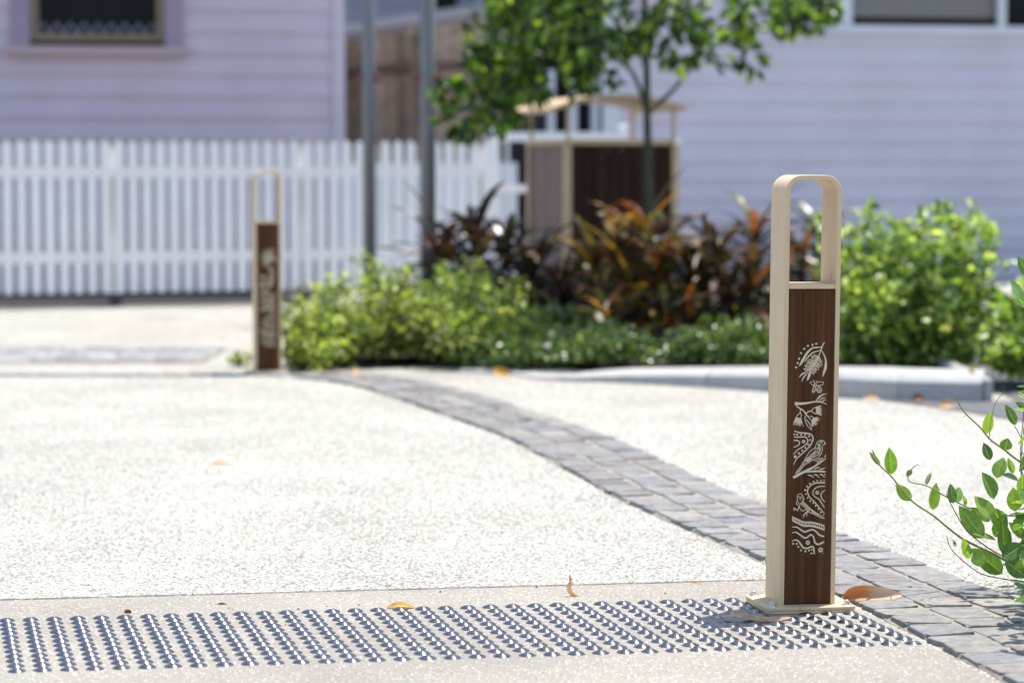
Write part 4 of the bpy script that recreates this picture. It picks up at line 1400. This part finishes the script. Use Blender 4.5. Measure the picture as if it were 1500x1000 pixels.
def cordyline(label, heads, Yc, mat, seed, L=.34, W=.055, nl=18):
    rnd = random.Random(seed)
    c_ = px(sum(h[0] for h in heads) / len(heads), 400, Yc)
    root = empty('cordyline', (c_.x, Yc, .055), label, 'cordyline', 'cordylines in the middle of the garden bed')
    lm, sm = MB(), MB()
    for u, v_, dy in heads:
        top = px(u, v_, Yc + dy)
        foot = Vector((c_.x + (top.x - c_.x) * .4, Yc + dy * .4, .05))
        midp = foot.lerp(top, .6) + Vector((0, 0, .02))
        sm.tube(catmull([tuple(foot), tuple(midp), tuple(top)], 4), .011, 7)
        for i in range(nl):
            t = i / nl
            an = i * 2.4 + rnd.uniform(-.3, .3)
            el = R(76 - 66 * (1 - t) ** .7 + rnd.uniform(-16, 10))
            dv = Vector((math.cos(an) * math.cos(el), math.sin(an) * math.cos(el), math.sin(el)))
            b_ = top + Vector((0, 0, -.16 * (1 - t)))
            strap(lm, b_, dv, L * rnd.uniform(.75, 1.28), W * rnd.uniform(.7, 1.15), rnd.uniform(.4, 1.3), rnd)
    lm.build('leaves', mat, root)
    sm.build('cane', M['stem'], root)
    return root
cordyline('dark cordyline with one pink leaf reaching left before the right grey pole', [(648, 372, -.1), (695, 358, .1), (742, 365, 0), (690, 405, -.2)], 13.1, M['cordy_dark'], 41, .40, .055, 26)
cordyline('dark shaded cordyline in front of the left side of the bin enclosure', [(780, 390, 0), (825, 420, -.1), (770, 430, -.2), (850, 450, 0)], 13.2, M['cordy_dark'], 42, .33, .046, 25)
cordyline('orange and yellow cordyline in front of the brown bin enclosure', [(870, 385, .05), (905, 365, 0), (965, 375, -.1), (945, 335, .15), (1010, 400, -.05), (925, 420, -.15), (1035, 385, .1)], 12.9, M['cordy_orange'], 43, .37, .044, 30)
cordyline('shaded low cordyline with orange leaves behind the low kerb plants', [(890, 460, -.1), (960, 455, .05), (1010, 465, 0)], 12.5, M['cordy_orange'], 44, .28, .04, 26)
cordyline('maroon cordyline behind and left of the near bollard', [(1050, 370, 0), (1105, 345, .15), (1100, 410, -.15), (1070, 440, -.1), (1030, 415, .1)], 12.7, M['cordy_red'], 45, .37, .044, 30)
cordyline('maroon cordyline seen through and right of the near bollard loop', [(1175, 375, 0), (1200, 340, .15), (1150, 420, -.1), (1205, 430, 0)], 12.9, M['cordy_red'], 46, .33, .044, 28)

# ------------------------------------------------------------------ leafy vine at the right, in focus
rnd = random.Random(5)
YV = 5.62
vine = empty('climbing_plant', (1.25, 5.62, 0), 'trailing leafy green climber reaching in from the right edge, sharp and sunlit', 'climber')
sm, rm, lm = MB(), MB(), MB()
def stem(mb_, pts, r0, r1, Y0, Y1):
    P_ = [tuple(px(u, v_, Y0 + (Y1 - Y0) * i / (len(pts) - 1))) for i, (u, v_) in enumerate(pts)]
    if pts[0][0] >= 1540:                                # rooted in the bed beyond the edge
        g0 = Vector((1.50 + rnd.uniform(-.05, .08), 5.66 + rnd.uniform(-.08, .08), 0))
        P_ = [tuple(g0), tuple(g0.lerp(Vector(P_[0]), .55) + Vector((0, 0, .05)))] + P_
    q = catmull(P_, 5)
    mb_.tube(q, [1.25 * (r0 + (r1 - r0) * i / (len(q) - 1)) for i in range(len(q))], 7)
stem(sm, [(1620, 880), (1500, 834), (1465, 816), (1443, 805), (1412, 790), (1388, 772), (1366, 754), (1335, 732.6), (1306, 698), (1288, 680), (1278, 659)], .0032, .0012, 5.72, 5.50)
stem(sm, [(1620, 775), (1500, 757), (1443, 752), (1422, 745), (1386, 727), (1357, 711), (1333, 705.6), (1331, 695), (1338, 684), (1346, 680)], .0022, .0007, 5.75, 5.52)
stem(sm, [(1620, 760), (1500, 680), (1472, 659), (1450, 643), (1436, 626), (1414, 605), (1403, 588), (1400, 576)], .0026, .001, 5.75, 5.55)
stem(sm, [(1449, 640), (1451, 621), (1458, 590), (1472, 573)], .0009, .0006, 5.58, 5.54)
stem(sm, [(1560, 800), (1500, 700), (1497, 660), (1497, 644), (1486, 623)], .0014, .0009, 5.7, 5.6)
stem(sm, [(1600, 560), (1540, 470), (1500, 440), (1488, 432)], .0016, .0009, 5.7, 5.58)
stem(rm, [(1600, 870), (1500, 851), (1479, 849), (1440, 841), (1414, 824), (1393, 803), (1387, 785)], .0014, .0007, 5.7, 5.5)
stem(rm, [(1470, 815), (1443, 799), (1414, 774), (1393, 738), (1386, 722)], .0014, .0007, 5.66, 5.5)
stem(rm, [(1496, 700), (1495, 660), (1500, 600)], .0008, .0008, 5.7, 5.65)
Z8 = lambda x, y: (1220 + x / 2.778, 540 + y / 2.778)
VL = [((240, 430), (228, 318), 48), ((192, 392), (150, 338), 20), ((320, 535), (255, 470), 46), ((405, 575), (422, 462), 42), ((322, 412), (298, 436), 22),
      ((380, 472), (398, 415), 18), ((490, 548), (478, 465), 34), ((505, 545), (515, 478), 36), ((540, 560), (533, 515), 20), ((612, 690), (514, 555), 84),
      ((665, 695), (575, 660), 40), ((655, 530), (608, 418), 86), ((650, 612), (582, 510), 76), ((668, 445), (692, 355), 56), ((640, 372), (612, 300), 40),
      ((700, 330), (712, 282), 46), ((625, 265), (636, 170), 42), ((745, 228), (708, 148), 36), ((735, 425), (713, 362), 26), ((755, 455), (690, 430), 46),
      ((742, 580), (735, 480), 60), ((660, 685), (705, 590), 54), ((700, 757), (688, 610), 62), ((690, 832), (568, 730), 92), ((555, 772), (530, 690), 36),
      ((690, 770), (778, 710), 84), ((700, 780), (790, 850), 96), ((600, 805), (585, 735), 60), ((790, 600), (714, 590), 34), ((790, 690), (715, 622), 40),
      ((800, 165), (742, 135), 24), ((800, 120), (755, 90), 40), ((800, 72), (745, 68), 14), ((800, 560), (755, 510), 60), ((800, 700), (770, 660), 70),
      ((480, 545), (470, 480), 24), ((700, 640), (640, 560), 60), ((770, 520), (770, 430), 40), ((810, 480), (770, 480), 30), ((545, 185), (525, 200), 12),
      ((500, 725), (490, 695), 12), ((735, 870), (800, 905), 30), ((730, 650), (790, 600), 50), ((640, 620), (560, 560), 40), ((760, 740), (830, 690), 70)]
def vine_leaf(b, t, wpx, Y):
    dz = rnd.uniform(-.03, .03)
    B = px(*b, Y); Tq = px(*t, Y + dz)
    ax = Tq - B
    view = Vector((0, -1, .25)) + rvec(rnd) * .55 + Vector((0, 0, rnd.choice((.1, .9))))
    Wm = wpx * Y / F
    cr = abs(ax.normalized().cross(view.normalized()).length)
    leaf(lm, B, ax, view, ax.length, Wm * 1.12, rnd.uniform(.12, .4), rnd.uniform(-.05, .18), 6)
for b, t, w_ in VL:
    vine_leaf(Z8(*b), Z8(*t), (w_ if w_ < 58 else 58 + (w_ - 58) * .45) / 2.778, YV + rnd.uniform(-.10, .10))
vine_leaf((1500, 450), (1484, 408), 24, 5.6); vine_leaf((1507, 405), (1492, 376), 14, 5.65); vine_leaf((1497, 445), (1488, 436), 8, 5.6)
for i in range(420):                                   # the bulk of the plant beyond the right edge
    p = Vector((1.06 + .55 * rnd.random() ** 1.1, 5.40 + rnd.uniform(-.50, .45), .03 + .42 * rnd.random()))
    if p.x / p.y * F + 750 < 1512: continue
    leaf(lm, p, (rvec(rnd) + Vector((-.6, 0, .1))).normalized(), Vector((0, 0, 1)) + rvec(rnd) * .7, rnd.uniform(.035, .065), rnd.uniform(.02, .035), .25, .15, 6)
for i in range(14):
    p = Vector((1.5 + rnd.uniform(-.1, .2), 5.5 + rnd.uniform(-.25, .25), 0))
    q = Vector((1.22 + rnd.uniform(-.03, .2), 5.5 + rnd.uniform(-.35, .3), rnd.uniform(.1, .45)))
    sm.tube(catmull([tuple(p), tuple(p.lerp(q, .5) + Vector((0, 0, .12))), tuple(q)], 5), .002, 6)
# low sprigs that shade the setts
for i in range(90):
    p = Vector((1.04 + rnd.uniform(0, .25), 5.25 + rnd.uniform(-.45, .35), .05 + .18 * rnd.random()))
    if p.x / p.y * F + 750 < 1506: continue
    leaf(lm, p, (rvec(rnd) + Vector((-.6, -.2, -.1))).normalized(), Vector((0, 0, 1)) + rvec(rnd) * .5, rnd.uniform(.04, .065), rnd.uniform(.022, .036), .25, .15, 6)
vl = lm.build('leaves', M['vine_leaf'], vine)
at_ = vl.data.attributes.new('blade', 'FLOAT_VECTOR', 'POINT')
for i, q in enumerate(vl.data.vertices):
    m_ = i % 20
    at_.data[i].vector = (0, 0, 0) if m_ == 0 else ((1, 0, 0) if m_ == 19 else ((.1, .25, .42, .6, .78, .9)[(m_ - 1) // 3], (-1, 0, 1)[(m_ - 1) % 3], 0))
sm.build('stem', M['vine_stem'], vine, smooth=True)
o = rm.build('stem', M['vine_red'], vine, smooth=True)
o['label'] = 'thin reddish brown runner'

# ------------------------------------------------------------------ fallen leaves
def dry(name, c0, c1, c2, rough=0.55):
    return island_ramp(name, [(0, c0), (1, c0)], rough=rough, trans=.25, tcol=(1.4, 1.0, .6), noise=55.0, nvar=.35, bump=.25)
D_or = dry('orange_dry_leaf', (.42, .15, .035), 0, 0)
D_tan = dry('tan_dry_leaf', (.55, .36, .20), 0, 0)
D_pale = dry('pale_dry_leaf', (.46, .30, .17), 0, 0)
D_brown = dry('brown_dry_leaf', (.16, .07, .035), 0, 0)
D_yel = dry('yellow_dry_leaf', (.55, .30, .04), 0, 0)
k = NT('two_tone_dry_leaf')                       # rusty towards one end, pale towards the other
tc = k.n('ShaderNodeTexCoord'); sx = k.n('ShaderNodeSeparateXYZ'); k.l(tc.outputs['Generated'], sx.inputs[0])
no = k.n('ShaderNodeTexNoise', i_Scale=6.0, i_Detail=5.0); k.l(tc.outputs['Generated'], no.inputs['Vector'])
ad = k.n('ShaderNodeMath', operation='MULTIPLY_ADD'); ad.inputs[1].default_value = .25; k.l(no.outputs['Fac'], ad.inputs[0]); k.l(sx.outputs[0], ad.inputs[2])
rp = k.ramp([(.2, (.40, .12, .025)), (.5, (.46, .17, .05)), (.62, (.50, .31, .17)), (1, (.58, .42, .27))])
k.l(ad.outputs[0], rp.inputs[0]); k.l(rp.outputs[0], k.p.inputs['Base Color']); k.p.inputs['Roughness'].default_value = .5
tr = k.n('ShaderNodeBsdfTranslucent'); k.l(rp.outputs[0], tr.inputs['Color'])
ms = k.n('ShaderNodeMixShader'); ms.inputs[0].default_value = .3
k.l(k.p.outputs[0], ms.inputs[1]); k.l(tr.outputs[0], ms.inputs[2]); k.l(ms.outputs[0], k.out.inputs['Surface'])
D_two = k.m
def dry_leaf(label, pts, W, mat, cup=.2, stalk=None):
    """pts: (point, roll in degrees): roll 0 lies flat, 90 stands on edge"""
    P = catmull([tuple(p) + (r_,) for p, r_ in pts], 5)
    n_ = len(P)
    ts = (-1, -.5, 0, .5, 1)
    vs, fs = [], []
    for i, q in enumerate(P):
        t = i / (n_ - 1)
        c_ = Vector(q[:3])
        tg = (Vector(P[min(i + 1, n_ - 1)][:3]) - Vector(P[max(i - 1, 0)][:3])).normalized()
        hz = Vector((0, 0, 1)).cross(tg)
        if hz.length < .05: hz = Vector((0, 1, 0))
        hz.normalize()
        up = tg.cross(hz).normalized()
        a_ = R(q[3])
        sd = hz * math.cos(a_) + up * math.sin(a_)
        nn = tg.cross(sd).normalized()
        wv = W / 2 * max(.04, math.sin(math.pi * (.02 + .96 * t)) ** .75)
        for s in ts:
            vs.append(c_ + sd * (wv * s) + nn * (cup * wv * s * s))
    for i in range(n_ - 1):
        for s in range(4):
            fs.append((i * 5 + s, i * 5 + s + 1, (i + 1) * 5 + s + 1, (i + 1) * 5 + s))
    mb = MB().add(vs, fs)
    if stalk:
        mb.tube(stalk, .0008, 5)
    o_ = mb.build('fallen_leaf', mat, smooth=True)
    return tag(o_, label, 'fallen leaf', 'dry leaves scattered on the paving')
Y1 = at(1275, 884).y
zt_ = .018
dry_leaf('curled two-tone leaf, rusty and cream, on the setts right of the bollard plate',
         [(px(1235, 876, Y1), 80), (px(1248, 869, Y1), 80), (px(1262, 870, Y1), 66), (px(1283, 871.5, Y1), 64), (px(1303, 872, Y1), 58), (px(1321, 871.5, Y1), 40)], .038, D_two, .45)
Y1 = at(1110, 914).y
dry_leaf('flat tan leaf lying across the studs at the bollard foot',
         [(px(1058, 903, Y1), 8), (px(1080, 902, Y1), 14), (px(1104, 906, Y1), 14), (px(1130, 908, Y1), 18), (px(1159, 904, Y1), 22)], .026, D_pale, .25)
Y1 = at(848, 876).y
dry_leaf('small curled orange leaf standing up like a hook on the concrete band',
         [(px(862, 874, Y1), 40), (px(850, 876.0, Y1), 45), (px(838, 871, Y1), 52), (px(833, 862, Y1), 60), (px(836, 852, Y1), 75), (px(834, 841, Y1), 85)], .013, D_or if False else D_tan, .3,
         [px(862, 874, Y1), px(868, 876, Y1 - .01), px(873, 878, Y1 - .02)])
Y1 = at(585, 893).y
dry_leaf('yellow and white leaf lying on the far edge of the studs', [(px(566, 890, Y1), 10), (px(580, 888, Y1), 22), (px(596, 889, Y1), 15), (px(608, 891, Y1), 5)], .020, D_yel, .6)
Y1 = at(1020, 857).y
dry_leaf('small pale leaf beside the joint left of the bollard', [(px(1010, 854, Y1), 10), (px(1018, 855, Y1), 40), (px(1028, 853, Y1), 10)], .014, D_pale, .5)
Y1 = at(672, 901).y
dry_leaf('tiny tan leaf lodged between the studs in the middle', [(px(656, 900, Y1), 5), (px(668, 900.5, Y1), 15), (px(679, 899, Y1), 5)], .008, D_tan, .3)
Y1 = at(324, 888).y
dry_leaf('small brown curled leaf on the concrete band near the left', [(px(316, 887, Y1), 10), (px(324, 887, Y1), 30), (px(333, 886.5, Y1), 10)], .012, D_brown, .8)
Y1 = at(187, 900).y
dry_leaf('crumpled olive scrap of leaf beside the leftmost studs', [(px(182, 898, Y1), 30), (px(187, 896, Y1), 60), (px(193, 898, Y1), 10)], .010, D_brown, .9)
Y1 = at(325, 680).y
dry_leaf('pale orange leaf alone on the open paving, left of centre', [(px(307, 679, Y1), 8), (px(322, 678, Y1), 14), (px(342, 679, Y1), 8)], .026, D_tan, .3)
Y1 = at(735, 553).y
dry_leaf('bright orange leaf at the low end of the kerb', [(px(722, 541, Y1), 60), (px(735, 547, Y1), 55), (px(748, 550, Y1), 45)], .045, D_yel, .5)
for u, v_, ll, W_, mt, lab in ((520, 546, 22, .035, D_tan, 'tan leaf at the foot of the left shrubs'), (492, 545, 14, .03, D_brown, 'brown leaf beneath the left shrubs beside the tan one'),
                            (1345, 588, 16, .05, D_brown, 'dark brown leaf against the kerb foot'), (1275, 586, 26, .03, D_tan, 'long pale tan leaf along the kerb foot right of the bollard'),
                            (1388, 597, 24, .05, D_pale, 'pale leaf on the edge of the asphalt'), (1417, 584, 9, .05, D_pale, 'cream scrap of leaf by the kerb end')):
    Y1 = at(u, v_ + 3).y
    dry_leaf(lab, [(px(u - ll / 2, v_, Y1), 20), (px(u, v_ - 3, Y1), 45), (px(u + ll / 2, v_, Y1), 15)], W_, mt, .5)
Y1 = 10.35
dry_leaf('large cream leaf hanging over the kerb end', [(px(1421, 535, Y1 + .05), 70), (px(1426, 552, Y1), 75), (px(1431, 566, Y1), 80), (px(1434, 584, Y1), 80)], .05, D_tan, .3)

# specks of gravel scattered on the paving
rnd = random.Random(99)
mb = MB()
for i in range(130):
    u, v_ = rnd.uniform(0, 1480), rnd.uniform(600, 990)
    p = at(u, v_)
    s = rnd.uniform(.0014, .0032)
    vs = [(p.x + s * math.cos(q * 1.05) * rnd.uniform(.7, 1.2), p.y + s * math.sin(q * 1.05) * rnd.uniform(.7, 1.2), .004) for q in range(6)]
    vs += [(p.x + s * .5 * math.cos(q * 2.1), p.y + s * .5 * math.sin(q * 2.1), .005 + s * .9) for q in range(3)]
    mb.add(vs, [(0, 1, 7, 6), (1, 2, 7), (2, 3, 8, 7), (3, 4, 8), (4, 5, 6, 8), (5, 0, 6), (6, 7, 8)])
tag(mb.build('gravel', island_ramp('gravel_specks', [(0, (.08, .075, .07)), (.5, (.2, .16, .12)), (1, (.35, .32, .3))], rough=.9)),
    'dark specks of grit strewn over the pale paving', 'grit', None, 'stuff')
